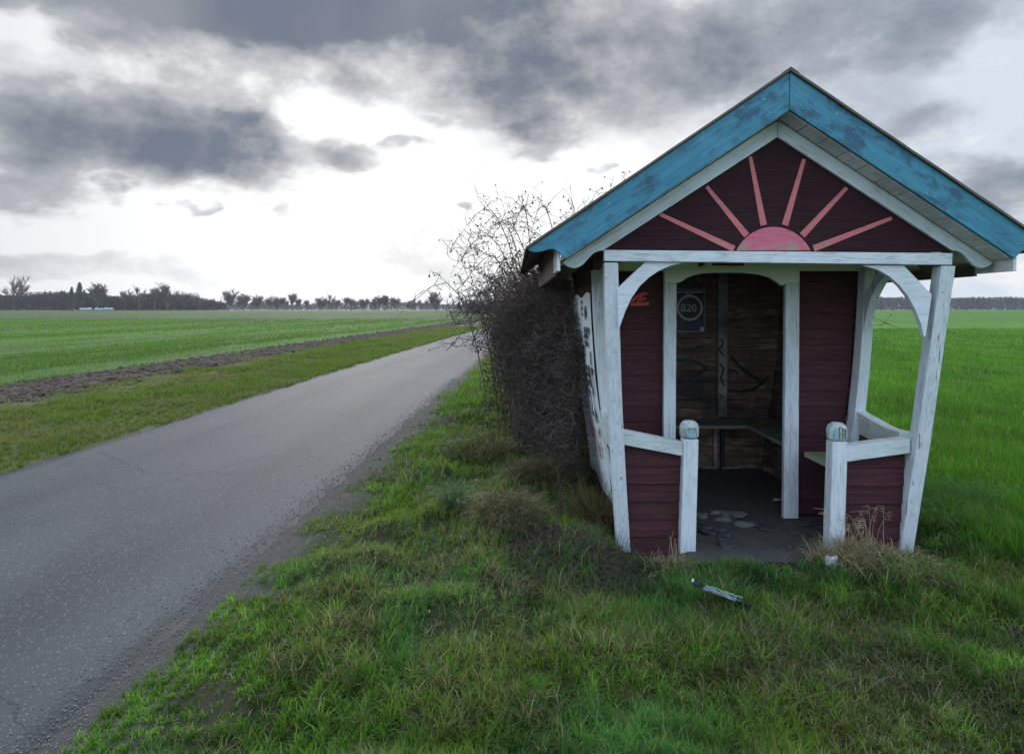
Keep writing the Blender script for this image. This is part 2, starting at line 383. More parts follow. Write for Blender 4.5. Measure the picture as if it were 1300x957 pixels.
def asphalt():
    m, t, bs, pos, geo = new_mat('worn_asphalt')
    x, y, z = t.sep(pos)
    c0 = t.math('MULTIPLY_ADD', t.math('MULTIPLY', y, y), .0004, t.math('MULTIPLY_ADD', y, .025, -3.45))
    s = t.math('SUBTRACT', x, c0)
    p2 = t.comb(x, y, 0)
    agg = t.voro(p2, 95, 1)       # per-cell random colour
    ar = t.sep(agg)[0]; fade = t.voro(p2, 95, 0)
    light = t.math('MULTIPLY', t.math('GREATER_THAN', ar, .88), t.math('LESS_THAN', fade, .42))
    agg2 = t.voro(p2, 38, 1); a2 = t.sep(agg2)[1]
    light2 = t.math('MULTIPLY', t.math('GREATER_THAN', a2, .95), t.math('LESS_THAN', t.voro(p2, 38, 0), .20))
    base = t.mix(t.noise(p2, 60, 4, .7), (.043, .043, .045), (.104, .104, .106))
    big = t.noise(t.map(p2, (0, 0, 0), (1, .25, 1)), 1.6, 5, .6)
    base = t.mix(t.ramp(big, [(.35, 0.0), (.65, 1.0)]), t.mix(1.0, base, (.74, .74, .76), 'MULTIPLY'), base)
    wob = t.math('MULTIPLY_ADD', t.math('SUBTRACT', t.noise(p2, 1.1, 3, .5), .5), .5, s)
    track = t.math('ADD', t.math('EXPONENT', t.math('MULTIPLY', t.math('POWER', t.math('DIVIDE', t.math('SUBTRACT', wob, .75), .34), 2), -1)),
                   t.math('EXPONENT', t.math('MULTIPLY', t.math('POWER', t.math('DIVIDE', t.math('ADD', wob, .75), .34), 2), -1)))
    base = t.mix(t.math('MULTIPLY', track, .55), base, t.mix(1.0, base, (.62, .62, .64), 'MULTIPLY'))
    base = t.mix(light, base, (.17, .17, .18)); base = t.mix(t.math('MULTIPLY', light2, .7), base, (.26, .26, .27))
    sa = t.math('MULTIPLY_ADD', t.math('SUBTRACT', t.noise(p2, 5, 4, .6), .5), .20, t.math('ABSOLUTE', s))
    edge = t.smooth(sa, 1.48, 1.66)
    base = t.mix(t.math('MULTIPLY', edge, .65), base, (.022, .021, .020))
    mud = t.math('MULTIPLY', t.smooth(sa, 1.60, 1.70), t.ramp(t.noise(p2, 3, 4, .6), [(.45, 0.0), (.6, 1.0)]))
    base = t.mix(t.math('MULTIPLY', mud, .7), base, (.085, .070, .055))
    crk = t.voro(t.vmath('ADD', p2, t.vmath('MULTIPLY', t.noise(p2, 2.5, 4, .6, col=True), (.5, .5, 0))), .55, 0, 'DISTANCE_TO_EDGE')
    crk = t.math('MULTIPLY', t.math('LESS_THAN', crk, .004), t.ramp(t.noise(p2, .35, 2, .5), [(.50, 0.0), (.58, 1.0)]))
    base = t.mix(t.math('MULTIPLY', crk, .7), base, (.02, .02, .02))
    t.put(bs.inputs['Base Color'], base)
    t.put(bs.inputs['Roughness'], t.math('MULTIPLY_ADD', t.noise(p2, 30, 3, .6), .15, .72)); bs.inputs['Specular IOR Level'].default_value = .28
    hh = t.math('ADD', t.noise(p2, 130, 4, .75), t.math('MULTIPLY', fade, -.6))
    t.put(bs.inputs['Normal'], t.bump(hh, .55, .006)); return m
M['asphalt'] = asphalt()

def ground_mat():
    m, t, bs, pos, geo = new_mat('soil_and_turf')
    x, y, z = t.sep(pos); p2 = t.comb(x, y, 0)
    c0 = t.math('MULTIPLY_ADD', t.math('MULTIPLY', y, y), .0004, t.math('MULTIPLY_ADD', y, .025, -3.45))
    s = t.math('SUBTRACT', x, c0)
    n1 = t.noise(p2, 1.3, 6, .6); n2 = t.noise(p2, 9, 6, .7); n3 = t.noise(p2, 45, 4, .7)
    soil = t.mix(n2, (.016, .012, .009), (.045, .035, .025))
    turf = t.mix(n2, (.012, .024, .006), (.035, .060, .014))
    thatch = t.mix(n3, (.030, .026, .013), (.075, .062, .034))
    verge = t.mix(t.ramp(n1, [(.42, 0.0), (.58, 1.0)]), turf, t.mix(.45, soil, thatch))
    sand = t.mix(n2, (.040, .034, .028), (.125, .112, .098))
    ds = t.math('MULTIPLY_ADD', t.math('SUBTRACT', t.noise(p2, 2.2, 4, .6), .5), .8, s)
    sh = t.math('MULTIPLY', t.smooth(ds, 2.15, 1.80), t.smooth(s, 0, .5))
    verge = t.mix(sh, verge, sand)
    leftv = t.mix(t.ramp(t.noise(p2, .9, 5, .6), [(.4, 0.0), (.62, 1.0)]), t.mix(n2, (.050, .075, .018), (.095, .12, .032)), t.mix(n2, (.10, .09, .045), (.15, .13, .07)))
    verge = t.mix(t.smooth(s, 0, -.5), verge, leftv)
    # fields: rows run beside the road
    sv = t.comb(t.math('MULTIPLY', s, 1.0), t.math('MULTIPLY', y, .05), 0)
    rows = t.noise(sv, 2.4, 6, .65); rows2 = t.noise(t.comb(s, t.math('MULTIPLY', y, .02), 3), .35, 5, .6)
    patch = t.noise(t.comb(t.math('MULTIPLY', s, .6), t.math('MULTIPLY', y, .10), 5), .32, 6, .62)
    lf = t.mix(t.ramp(rows, [(.35, 0.0), (.62, 1.0)]), (.050, .056, .018), (.050, .115, .016))
    lf = t.mix(t.ramp(rows2, [(.38, 0.0), (.60, 1.0)]), lf, (.065, .140, .020))
    lf = t.mix(t.ramp(patch, [(.50, 0.0), (.64, .70)]), lf, (.065, .062, .030))
    lf = t.mix(t.ramp(t.noise(t.comb(t.math('MULTIPLY', s, .8), t.math('MULTIPLY', y, .3), 9), 1.0, 5, .7), [(.60, 0.0), (.72, .6)]), lf, (.05, .038, .026))
    rf = t.mix(t.ramp(rows, [(.35, 0.0), (.65, 1.0)]), (.065, .155, .012), (.10, .22, .020))
    rf = t.mix(t.ramp(rows2, [(.42, 0.0), (.60, .6)]), rf, (.12, .25, .030))
    for tr in (12.6, 14.3, 27.5, 29.3, 43, 45):
        tm = t.math('SUBTRACT', 1.0, t.smooth(t.math('ABSOLUTE', t.math('SUBTRACT', t.math('MULTIPLY_ADD', t.noise(p2, .5, 2, .5), .6, s), tr + .3)), .10, .38))
        rf = t.mix(t.math('MULTIPLY', tm, .6), rf, (.050, .055, .020))
    sL = t.math('MULTIPLY_ADD', t.math('SUBTRACT', t.noise(p2, .8, 4, .6), .5), .9, s)
    c = t.mix(t.smooth(sL, -7.1, -7.9), verge, lf)
    furrow = t.math('MULTIPLY', t.smooth(sL, -4.9, -5.3), t.smooth(sL, -7.8, -7.3))
    c = t.mix(furrow, c, t.mix(n2, (.025, .018, .014), (.070, .054, .042)))
    c = t.mix(t.smooth(s, 6.3, 7.0), c, rf)
    farshade = t.math('MULTIPLY', t.smooth(y, 45, 95), .62)  # bladeless far ground: shadow among the blades is put into its colour
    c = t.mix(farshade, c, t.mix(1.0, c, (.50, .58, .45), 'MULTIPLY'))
    straw = t.math('MULTIPLY', t.smooth(y, 212, 222), t.smooth(s, 30, -10))
    c = t.mix(straw, c, (.30, .24, .13))
    t.put(bs.inputs['Base Color'], c); bs.inputs['Roughness'].default_value = .95
    bs.inputs['Specular IOR Level'].default_value = .15
    t.put(bs.inputs['Normal'], t.bump(t.math('ADD', n2, t.math('MULTIPLY', n3, .5)), .7, .03)); return m
M['ground'] = ground_mat()

def blade_mat(name, trans=.42, rough=.55, spec=.25):
    m, t, bs, pos, geo = new_mat(name)
    at = t.n.new('ShaderNodeAttribute'); at.attribute_name = 'col'
    bs.inputs['Roughness'].default_value = rough; bs.inputs['Specular IOR Level'].default_value = spec
    t.put(bs.inputs['Base Color'], at.outputs[0])
    tr = t.n.new('ShaderNodeBsdfTranslucent'); t.put(tr.inputs[0], t.mix(1.0, at.outputs[0], (1.25, 1.35, .7), 'MULTIPLY'))
    mx = t.n.new('ShaderNodeMixShader'); mx.inputs[0].default_value = trans
    t.l.new(bs.outputs[0], mx.inputs[1]); t.l.new(tr.outputs[0], mx.inputs[2])
    t.l.new(mx.outputs[0], t.n['Material Output'].inputs[0]); return m
M['blade'] = blade_mat('grass_blades'); M['drygrass'] = blade_mat('dry_grass', .15, .8, .1)
M['leaf'] = blade_mat('dark_rose_leaves', .15, .7, .2)

# ------------------------------------------------------------------ ground sheet, cut into verge and two fields
def graded(lo, hi, a, b, step, grow=1.22):
    v = list(np.arange(a, b + 1e-6, step)); st = step; x = b
    while x < hi: st *= grow; x += st; v.append(min(x, hi))
    st = step; x = a; pre = []
    while x > lo: st *= grow; x -= st; pre.append(max(x, lo))
    return np.array(pre[::-1] + v)
gx = graded(-2800, 2800, -5.4, 5.2, .07, 1.10); gy = graded(-60, 3200, 2.2, 8.4, .07, 1.08)
GX, GY = np.meshgrid(gx, gy); GZ = hgt(GX, GY)
nx, ny = len(gx), len(gy)
def sheet(name, mask):
    idx = np.arange(nx * ny).reshape(ny, nx)
    q = np.stack([idx[:-1, :-1], idx[:-1, 1:], idx[1:, 1:], idx[1:, :-1]], -1)[mask]
    used, inv = np.unique(q, return_inverse=True); inv = inv.reshape(-1, 4)
    co = np.stack([GX.ravel(), GY.ravel(), GZ.ravel()], -1)[used]
    me = bpy.data.meshes.new(name); me.vertices.add(len(co)); me.vertices.foreach_set('co', co.ravel())
    me.loops.add(inv.size); me.loops.foreach_set('vertex_index', inv.ravel().astype(np.int32))
    me.polygons.add(len(inv)); me.polygons.foreach_set('loop_start', np.arange(0, inv.size, 4, dtype=np.int32))
    me.polygons.foreach_set('use_smooth', np.ones(len(inv), bool)); me.update(calc_edges=True); me.validate()
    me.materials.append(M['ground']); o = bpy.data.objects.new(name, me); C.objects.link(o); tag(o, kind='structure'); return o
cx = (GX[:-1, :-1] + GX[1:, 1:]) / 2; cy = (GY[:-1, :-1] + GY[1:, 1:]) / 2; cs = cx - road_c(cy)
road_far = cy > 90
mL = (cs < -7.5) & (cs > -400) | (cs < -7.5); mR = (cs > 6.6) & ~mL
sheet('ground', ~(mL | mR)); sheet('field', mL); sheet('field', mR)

def strip(name, s0, s1, y0, y1, zf, mat, step=.25, jag=.03, cols=6):
    ys = list(np.arange(y0, min(y1, 14), .06)) + list(np.arange(14, y1, .5)) if y1 > 14 else list(np.arange(y0, y1, .06))
    mb = MB(); n = cols + 1
    for y in ys:
        e0 = s0 + (float(vn(y, 3, 4, 5)) - .5) * jag * 2 + (float(vn(y, 3, 14, 6)) - .5) * jag * 1.2
        e1 = s1 + (float(vn(y, 9, 4, 7)) - .5) * jag * 2 + (float(vn(y, 9, 14, 8)) - .5) * jag * 1.2
        c = road_c(y)
        for k in range(n):
            xx = c + e0 + (e1 - e0) * k / cols; mb.v.append((xx, y, zf(xx, y)))
    for j in range(len(ys) - 1):
        for k in range(cols): a = j * n + k; mb.f.append((a, a + 1, a + 1 + n, a + n))
    return mb
rb = strip('road', -1.82, 1.82, -8, 130, lambda x, y: .004 + float(rise(y)) + .006 * (1 - min(1, abs(x - road_c(y)) / 1.7) ** 2), M['asphalt'], jag=.018, cols=10)
road = rb.build('road', M['asphalt'], None, (0, 0, 0), smooth=True); tag(road, kind='structure')

# dug strip of clods between verge and field
def clods():
    vs = []; fs = []; mb = MB()
    N = 15000
    yy = 8 + (rng.random(N) ** 1.8) * 80; ss = -6.4 + rng.normal(0, .62, N)
    ico = bmesh.new(); bmesh.ops.create_icosphere(ico, subdivisions=1, radius=1); iv = np.array([v.co[:] for v in ico.verts]); iff = [tuple(v.index for v in f.verts) for f in ico.faces]; ico.free()
    for i in range(N):
        if abs(ss[i] + 6.4) > 1.35: continue
        x = road_c(yy[i]) + ss[i]; r = (.015 + .050 * rng.random() ** 3) * (1 + yy[i] / 60)
        j = 1 + (rng.random(iv.shape) - .5) * .7
        co = iv * j * r * np.array([1.2, 1.2, .75]) + np.array([x, yy[i], float(hgt(x, yy[i])) + r * .25])
        mb.add(co.tolist(), iff)
    return mb.build('soil_clods', flat('dug_soil', (.080, .055, .040), .95, .5, 9), None, (0, 0, 0))
tag(clods(), 'strip of dug dark brown earth clods between verge and green field', 'soil', kind='stuff')

# ------------------------------------------------------------------ blades
def blades(name, x, y, z, h, wd, lean, col, mat, parent=None, origin=(0, 0, 0), yaw=None, link=True):
    n = len(x); th = rng.random(n) * 2 * np.pi if yaw is None else yaw; fa = rng.random(n) * 2 * np.pi
    lx, ly = np.cos(th) * lean * h, np.sin(th) * lean * h
    sx, sy = np.cos(fa) * wd / 2, np.sin(fa) * wd / 2
    hz = h * np.sqrt(np.clip(1 - (lean * .75) ** 2, .12, 1))
    v = np.zeros((n, 5, 3)); o = np.array(origin)
    v[:, 0] = np.stack([x - sx, y - sy, z], -1); v[:, 1] = np.stack([x + sx, y + sy, z], -1)
    mx, my, mz = x + lx * .32, y + ly * .32, z + hz * .62
    v[:, 2] = np.stack([mx + sx * .75, my + sy * .75, mz], -1); v[:, 3] = np.stack([mx - sx * .75, my - sy * .75, mz], -1)
    droop = np.where(lean > .7, hz * .12, hz)
    v[:, 4] = np.stack([x + lx, y + ly, z + np.where(lean > .7, hz * .85, hz)], -1)
    v -= o
    b = np.arange(n)[:, None] * 5
    loops = np.concatenate([b + np.array([0, 1, 2, 3]), b + np.array([3, 2, 4])], 1).astype(np.int32)
    me = bpy.data.meshes.new(name); me.vertices.add(n * 5); me.vertices.foreach_set('co', v.ravel())
    me.loops.add(n * 7); me.loops.foreach_set('vertex_index', loops.ravel())
    me.polygons.add(n * 2); ls = (np.arange(n)[:, None] * 7 + np.array([0, 4])).astype(np.int32)
    me.polygons.foreach_set('loop_start', ls.ravel()); me.update(calc_edges=True)
    a = me.attributes.new('col', 'FLOAT_COLOR', 'POINT')
    cc = np.ones((n, 5, 4)); cc[:, :, :3] = col[:, None, :]; a.data.foreach_set('color', cc.ravel())
    me.materials.append(mat); ob = bpy.data.objects.new(name, me); C.objects.link(ob)
    if parent is not None: ob.parent = parent
    else: ob.location = origin
    return ob
def arch_blades(name, x, y, z, h, reach, wd, fall, yaw, col, mat, origin):
    n = len(x); S = 5; fa = rng.random(n) * 2 * np.pi; v = np.zeros((n, 2 * S + 1, 3)); o = np.array(origin)
    kink = rng.normal(0, .25, n)
    for k in range(S + 1):
        t = k / S; yw = yaw + kink * t
        px = x + np.cos(yw) * reach * t ** 1.25; py = y + np.sin(yw) * reach * t ** 1.25
        pz = z + h * (t * 1.55 - t * t * (.55 + 1.0 * fall)) ; pz = np.maximum(pz, z + .004)
        w2 = wd / 2 * (1 - .75 * t)
        if k < S:
            v[:, 2 * k] = np.stack([px - np.cos(fa) * w2, py - np.sin(fa) * w2, pz], -1); v[:, 2 * k + 1] = np.stack([px + np.cos(fa) * w2, py + np.sin(fa) * w2, pz], -1)
        else: v[:, 2 * S] = np.stack([px, py, pz], -1)
    v -= o; nv = 2 * S + 1; b = np.arange(n)[:, None] * nv; pat = []; st = []
    for k in range(S - 1): st.append(len(pat)); pat += [2 * k, 2 * k + 1, 2 * k + 3, 2 * k + 2]
    st.append(len(pat)); pat += [2 * S - 2, 2 * S - 1, 2 * S]; L = len(pat)
    me = bpy.data.meshes.new(name); me.vertices.add(n * nv); me.vertices.foreach_set('co', v.ravel())
    me.loops.add(n * L); me.loops.foreach_set('vertex_index', (b + np.array(pat)).astype(np.int32).ravel())
    me.polygons.add(n * S); me.polygons.foreach_set('loop_start', (np.arange(n)[:, None] * L + np.array(st)).astype(np.int32).ravel()); me.update(calc_edges=True)
    a = me.attributes.new('col', 'FLOAT_COLOR', 'POINT'); cc = np.ones((n, nv, 4)); cc[:, :, :3] = col[:, None, :]; a.data.foreach_set('color', cc.ravel())
    me.materials.append(mat); ob = bpy.data.objects.new(name, me); C.objects.link(ob); ob.location = origin
    return ob
def lerp(a, b, t): return np.asarray(a)[None] * (1 - t[:, None]) + np.asarray(b)[None] * t[:, None]
def in_view(x, y, m=1.2): return (np.abs(x) < y * .75 + m) & (y > 1.9)
def clumpy(x, y, cell):      # pull points towards random tuft centres
    k = rng.random(len(x)); a = rng.integers(0, 1 << 30)
    ix = np.floor(x / cell); iy = np.floor(y / cell)
    hx = np.modf(np.abs(np.sin(ix * 127.1 + iy * 311.7) * 43758.5))[0]; hy = np.modf(np.abs(np.sin(ix * 269.5 + iy * 183.3) * 43758.5))[0]
    tx = (ix + hx) * cell; ty = (iy + hy) * cell; f = (.10 + .55 * rng.random(len(x)))
    return x + (tx - x) * f, y + (ty - y) * f

GR_A, GR_B = (.042, .115, .012), (.165, .290, .032)
DRY_A, DRY_B = (.19, .15, .075), (.36, .30, .18)
DRK = (.022, .050, .016)
# verge in front of and beside the shelter
def verge_grass():
    N = 780000
    d = 1.9 * (11.5 / 1.9) ** rng.random(N); keep = rng.random(N) < (d / 11.5) ** .0
    x = (rng.random(N) * 2 - 1) * (d * .76 + 1.0); y = d
    w_ = (d * .76 + 1.0) / d; keep &= rng.random(N) < 1.0
    x, y = x[keep], y[keep]
    x, y = clumpy(x, y, .075)
    s = x - road_c(y)
    ok = (s > 1.78) & (s < 7.0) & (hut_mask(x, y, .0) < .3)
    ok &= ~((x > X0 - .50) & (x < X0 + .45) & (y > 4.25) & (y < 7))
    edge = sst(s + (vn(x, y, .9, 20) - .5) * .7 + (vn(x, y, 2.6, 21) - .5) * 1.1 + (vn(x, y, 9, 22) - .5) * .4, 1.62, 1.98)
    ok &= rng.random(len(x)) < edge * .97 + .03
    bare = vn(x, y, 1.7, 23) * .6 + vn(x, y, 6, 24) * .4
    ok &= rng.random(len(x)) < np.clip(sst(bare, .16, .33) + .2, 0, 1)
    porch = np.exp(-((x - 1.0) / .9) ** 2 - ((y - 4.35) / .30) ** 2)
    x, y, s, bare, porch = x[ok], y[ok], s[ok], bare[ok], porch[ok]
    n = len(x)
    tall = vn(x, y, 1.0, 25); fine = vn(x, y, 5, 26)
    pf = 1 - .5 * sst(x, .6, .9) * (1 - sst(x, 2.7, 3.1)) * sst(y, 3.9, 4.3); h = .86 * pf * (.032 + .055 * rng.random(n) + .075 * sst(tall, .45, .8) * rng.random(n) + .03 * fine) * (1 + .15 * sst(y, 5, 11) * 2) * (.6 + .4 * sst(s, 1.8, 2.6))
    edgeh = sst(bare, .30, .5); h *= .6 + .4 * edgeh; short = rng.random(n) < .5; h = np.where(short, h * .5, h * 1.08)
    wd = (.0032 + .0030 * rng.random(n)) * (1 + (y - 2.5) * .15)
    lean = np.clip(rng.normal(.80, .32, n), .05, 1.3)
    dry = sst(vn(x, y, 1.3, 27) * .55 + vn(x, y, 4.5, 28) * .45, .50, .74)
    nearhut = np.exp(-((x - .3) / .9) ** 2 - ((y - 5.6) / 1.5) ** 2) * .7
    isdry = rng.random(n) < np.clip(.08 + .36 * dry + .40 * nearhut, 0, .9)
    g = lerp(GR_A, GR_B, rng.random(n) ** 1.3)
    pt = vn(x, y, 2.0, 29); g = g * (1 - .6 * sst(pt, .45, .8)[:, None]) + np.array([[.040, .140, .040]]) * (.6 * sst(pt, .45, .8))[:, None]
    yl = sst(vn(x, y, 1.6, 31), .5, .8)[:, None] * .55; g = g * (.30 + 1.4 * vn(x, y, 9, 33))[:, None]; g = g * (1 - yl) + np.array([[.150, .23, .024]]) * yl
    col = np.where(isdry[:, None], lerp(DRY_A, DRY_B, rng.random(n)) * (.45 + .75 * rng.random(n))[:, None], g)
    z = hgt(x, y) - .004
    o = blades('verge_grass', x, y, z, h, wd, lean, col, M['blade'])
    tag(o, 'short ragged green and straw grass on the verge before the shelter', 'grass', kind='stuff')
verge_grass()
# long lush grass of the right hand field
def field_right():
    N = 330000
    d = 3.2 * (55 / 3.2) ** (rng.random(N) ** 1.15); x = rng.random(N) * (d * .78 + 1.5); y = d
    s = x - road_c(y)
    rr = np.round(s / .125) * .125; far = sst(y, 7, 16)
    x = x + (rr - s) * .55 * (1 - .3 * far); s = x - road_c(y)
    e = s + (vn(x, y, 1.5, 41) - .5) * .8
    ok = (e > 6.65)
    for tr in (12.6, 14.3, 27.5, 29.3): ok &= ~((np.abs(s - tr + (vn(x, y, .6, 45) - .5) * .3) < .27) & (rng.random(N) < .85))
    ok &= rng.random(N) < .35 + .65 * sst(vn(x, y, .7, 42), .2, .5)
    x, y, s = x[ok], y[ok], s[ok]; n = len(x)
    h = (.11 + .10 * rng.random(n)) * (.75 + .5 * vn(x, y, .8, 43)) * (1 - .2 * sst(y, 15, 50))
    wd = (.0032 + .0025 * rng.random(n)) * (1 + (y - 3) * .17)
    lean = np.clip(rng.normal(.45, .28, n), .03, 1.1)
    g = lerp((.045, .135, .010), (.115, .26, .022), rng.random(n)) * (.55 + .5 * vn(s, y * .08, 1.1, 44) + .4 * vn(x, y, 2.2, 46))[:, None]
    isdry = rng.random(n) < .035
    col = np.where(isdry[:, None], lerp(DRY_A, DRY_B, rng.random(n)), g)
    o = blades('crop_grass', x, y, hgt(x, y) - .004, h, wd, lean, col, M['blade'])
    tag(o, 'dense bright green crop in the field right of the shelter', 'crop', kind='stuff')
field_right()
def left_side():
    N = 260000          # verge beyond the road
    d = 3.8 * (60 / 3.8) ** rng.random(N); s = -1.60 - 4.1 * rng.random(N); y = d; x = road_c(y) + s
    ok = in_view(x, y, 1.6); ok &= rng.random(N) < sst(-s + (vn(x, y, 2.5, 51) - .5) * .25, 1.60, 1.74)
    ok &= rng.random(N) < (1 - .95 * sst(-s + (vn(x, y, 1.0, 52) - .5) * 1.4, 4.6, 5.6))
    x, y, s = x[ok], y[ok], s[ok]; x, y = clumpy(x, y, .14); n = len(x)
    h = (.03 + .05 * rng.random(n)) * (.6 + .9 * vn(x, y, 1.3, 53)) * (1 + y / 60); wd = (.003 + .003 * rng.random(n)) * (1 + (y - 5) * .14)
    lean = np.clip(rng.normal(.5, .3, n), .05, 1.2)
    g = lerp((.065, .125, .016), (.165, .225, .035), rng.random(n))
    isdry = rng.random(n) < .12 + .45 * sst(vn(x, y, .9, 54) + .25 * sst(-s, 2.5, 5), .5, .95)
    col = np.where(isdry[:, None], lerp((.15, .125, .06), (.26, .22, .12), rng.random(n)), g)
    o = blades('roadside_grass', x, y, hgt(x, y) - .004, h, wd, lean, col, M['blade'])
    tag(o, 'patchy yellowish green grass on the far side of the road', 'grass', kind='stuff')
    N = 260000
    d = 9 * (95 / 9) ** rng.random(N); y = d; x = -(d * .90 + 1.5) * rng.random(N) + .1 * d; s = x - road_c(y)
    rr = np.round(s / .25) * .25; x = x + (rr - s) * .7; s = x - road_c(y)
    ok = (s + (vn(x, y, .8, 61) - .5) * .9 < -7.3) & in_view(x, y, 1.6)
    st = vn(s, y * .06, .55, 62) * .6 + vn(s, y * .2, 1.8, 63) * .4
    ok &= rng.random(N) < .15 + .85 * sst(st, .36, .62)
    x, y, s = x[ok], y[ok], s[ok]; n = len(x)
    h = (.05 + .06 * rng.random(n)) * (1 + y / 90); wd = (.004 + .003 * rng.random(n)) * (1 + (y - 8) * .11)
    lean = np.clip(rng.normal(.5, .3, n), .05, 1.2)
    g = lerp((.055, .135, .013), (.135, .240, .026), rng.random(n)) * (.72 + .75 * vn(s, y * .05, .9, 64))[:, None]
    isdry = rng.random(n) < .07
    col = np.where(isdry[:, None], lerp(DRY_A, DRY_B, rng.random(n)) * .8, g)
    o = blades('winter_crop', x, y, hgt(x, y) - .004, h, wd, lean, col, M['blade'])
    tag(o, 'young green winter crop in thin rows on the left field', 'crop', kind='stuff')
left_side()
def verge_beyond():          # the near verge carried on past the rose bush
    N = 90000
    y = 10.5 * (60 / 10.5) ** rng.random(N); s = 1.62 + 5.2 * rng.random(N); x = road_c(y) + s
    ok = rng.random(N) < sst(s + (vn(x, y, 2.2, 91) - .5) * .5, 1.75, 2.15); x, y, s = x[ok], y[ok], s[ok]; n = len(x)
    h = (.04 + .06 * rng.random(n)) * (.6 + .9 * vn(x, y, 1.1, 92)) * (1 + y / 60); wd = (.003 + .003 * rng.random(n)) * (1 + (y - 3) * .15)
    g = lerp(GR_A, GR_B, rng.random(n)); isdry = rng.random(n) < .10 + .3 * sst(vn(x, y, .9, 93), .5, .9)
    col = np.where(isdry[:, None], lerp(DRY_A, DRY_B, rng.random(n)) * .7, g)
    tag(blades('verge_grass', x, y, hgt(x, y) - .004, h, wd, np.clip(rng.normal(.6, .3, n), .05, 1.2), col, M['blade']), 'green verge grass running on behind the rose bush beside the road', 'grass', kind='stuff')
verge_beyond()

# ------------------------------------------------------------------ THE SHELTER
HB = (X0, 5.3, 0)
hut = thing('wooden_shelter', 'small wooden roadside shelter, blue gabled roof edge, pink rising sun, maroon boards and white posts', 'bus shelter', HB)
ZS = [0, .4, .7, 1.07, 1.5, 1.95, 2.2]; HW = [.87, .92, .97, 1.02, 1.05, 1.07, 1.07]
def hw(z): return float(np.interp(z, ZS, HW))
def roofz(dx): return 2.80 - .662 * abs(dx)
DEP_F, DEP_B = 5.30, 6.90
# fascia boards
FA = [(0, 3.036), (-1.585, 1.967), (-1.572, 1.953), (-1.54, 1.946), (-1.50, 1.950), (-1.475, 1.958), (-1.45, 1.965), (-1.43, 1.965), (-1.412, 1.958), (-1.39, 1.941), (-1.369, 1.917), (-1.357, 1.909), (0, 2.806)]
for sg, mt in ((1, M['blueL']), (-1, M['blueR'])):
    mb = MB(); mb.prism([(X0 + dx * sg - .0015 * sg, z) for dx, z in FA], 4.13, 4.155)
    o = mb.build('fascia_board', mt, hut, bevel=.003)
# white boards on the gable plane
BA = [(0, 2.795), (-1.36, 1.895), (-1.345, 1.882), (-1.32, 1.868), (-1.29, 1.861), (-1.26, 1.866), (-1.235, 1.880), (-1.21, 1.905), (-1.185, 1.935), (-1.16, 1.958), (-1.13, 1.970), (-1.10, 1.974), (-1.085, 1.985), (0, 2.690)]
for sg, mt in ((1, M['bargeL']), (-1, M['bargeR'])):
    mb = MB(); mb.prism([(X0 + dx * sg - .0012 * sg, z) for dx, z in BA], 4.315, 4.34)
    mb.build('gable_trim', mt, hut, bevel=.003)
# brown rafters behind with the same scalloped tails
for yy in (4.80, 5.60, 6.40):
    for sg in (1, -1):
        mb = MB(); mb.prism([(X0 + dx * sg - .0012 * sg, z - .012) for dx, z in BA], yy, yy + .04)
        mb.build('rafter', M['rafter'], hut)
mb = MB()
for sg in (1, -1): mb.prism([(X0 + dx * sg - .0012 * sg, z - .004) for dx, z in BA], 7.06, 7.085)
mb.build('rear_gable_trim', M['bargeL'], hut)
# soffit planks along the roof
for sg in (-1, 1):
    mb = MB(); L = 1.352; n = 11
    for i in range(n):
        a = i / n * L + .005; b = (i + 1) / n * L - .005; t0 = .002 * random.random()
        z0, z1 = roofz(a) + .003 + t0, roofz(b) + .003 + t0
        mb.hexa([(X0 + sg * a, 4.158, z0), (X0 + sg * b, 4.158, z1), (X0 + sg * b, 7.10, z1), (X0 + sg * a, 7.10, z0),
                 (X0 + sg * a, 4.158, z0 + .018), (X0 + sg * b, 4.158, z1 + .018), (X0 + sg * b, 7.10, z1 + .018), (X0 + sg * a, 7.10, z0 + .018)])
    mb.build('soffit', M['soffit'], hut)
# roof deck + felt
for sg in (-1, 1):
    mb = MB()
    def rz(dx): return 3.036 - .6744 * dx
    n = 10; ys = [4.135, 4.8, 5.5, 6.2, 7.13]
    mb.hexa([(X0, 4.157, rz(0) - .03), (X0 + sg * 1.57, 4.157, rz(1.57) - .012), (X0 + sg * 1.57, 7.12, rz(1.57) - .012), (X0, 7.12, rz(0) - .03),
             (X0, 4.157, rz(0) - .001), (X0 + sg * 1.57, 4.157, rz(1.57) - .001), (X0 + sg * 1.57, 7.12, rz(1.57) - .001), (X0, 7.12, rz(0) - .001)])
    mb.build('roof_deck', M['rafter'], hut)
    mb = MB(); nn = 24; rows_ = []
    for j in range(nn + 1):
        t = j / nn; dx_ = t * 1.60; z = rz(dx_) + .004 + .003 * (float(vn(t * 10, sg * 3, 1.3)) - .5)
        rows_.append((X0 + sg * dx_, z))
    low = [(x, z) for x, z in rows_]; top = [(x, z + .016) for x, z in rows_][::-1]
    mb.prism(low + top, 4.112, 7.15)
    mb.build('roof_covering', M['felt'], hut)
mb = MB(); mb.prism([(X0 - .05, 3.036 - .0337 + .0215), (X0, 3.036 + .0215), (X0 + .05, 3.036 - .0337 + .0215), (X0 + .05, 3.036 - .0337 + .025), (X0, 3.036 + .026), (X0 - .05, 3.036 - .0337 + .025)], 4.111, 7.152)
mb.build('ridge_cap', M['felt'], hut)
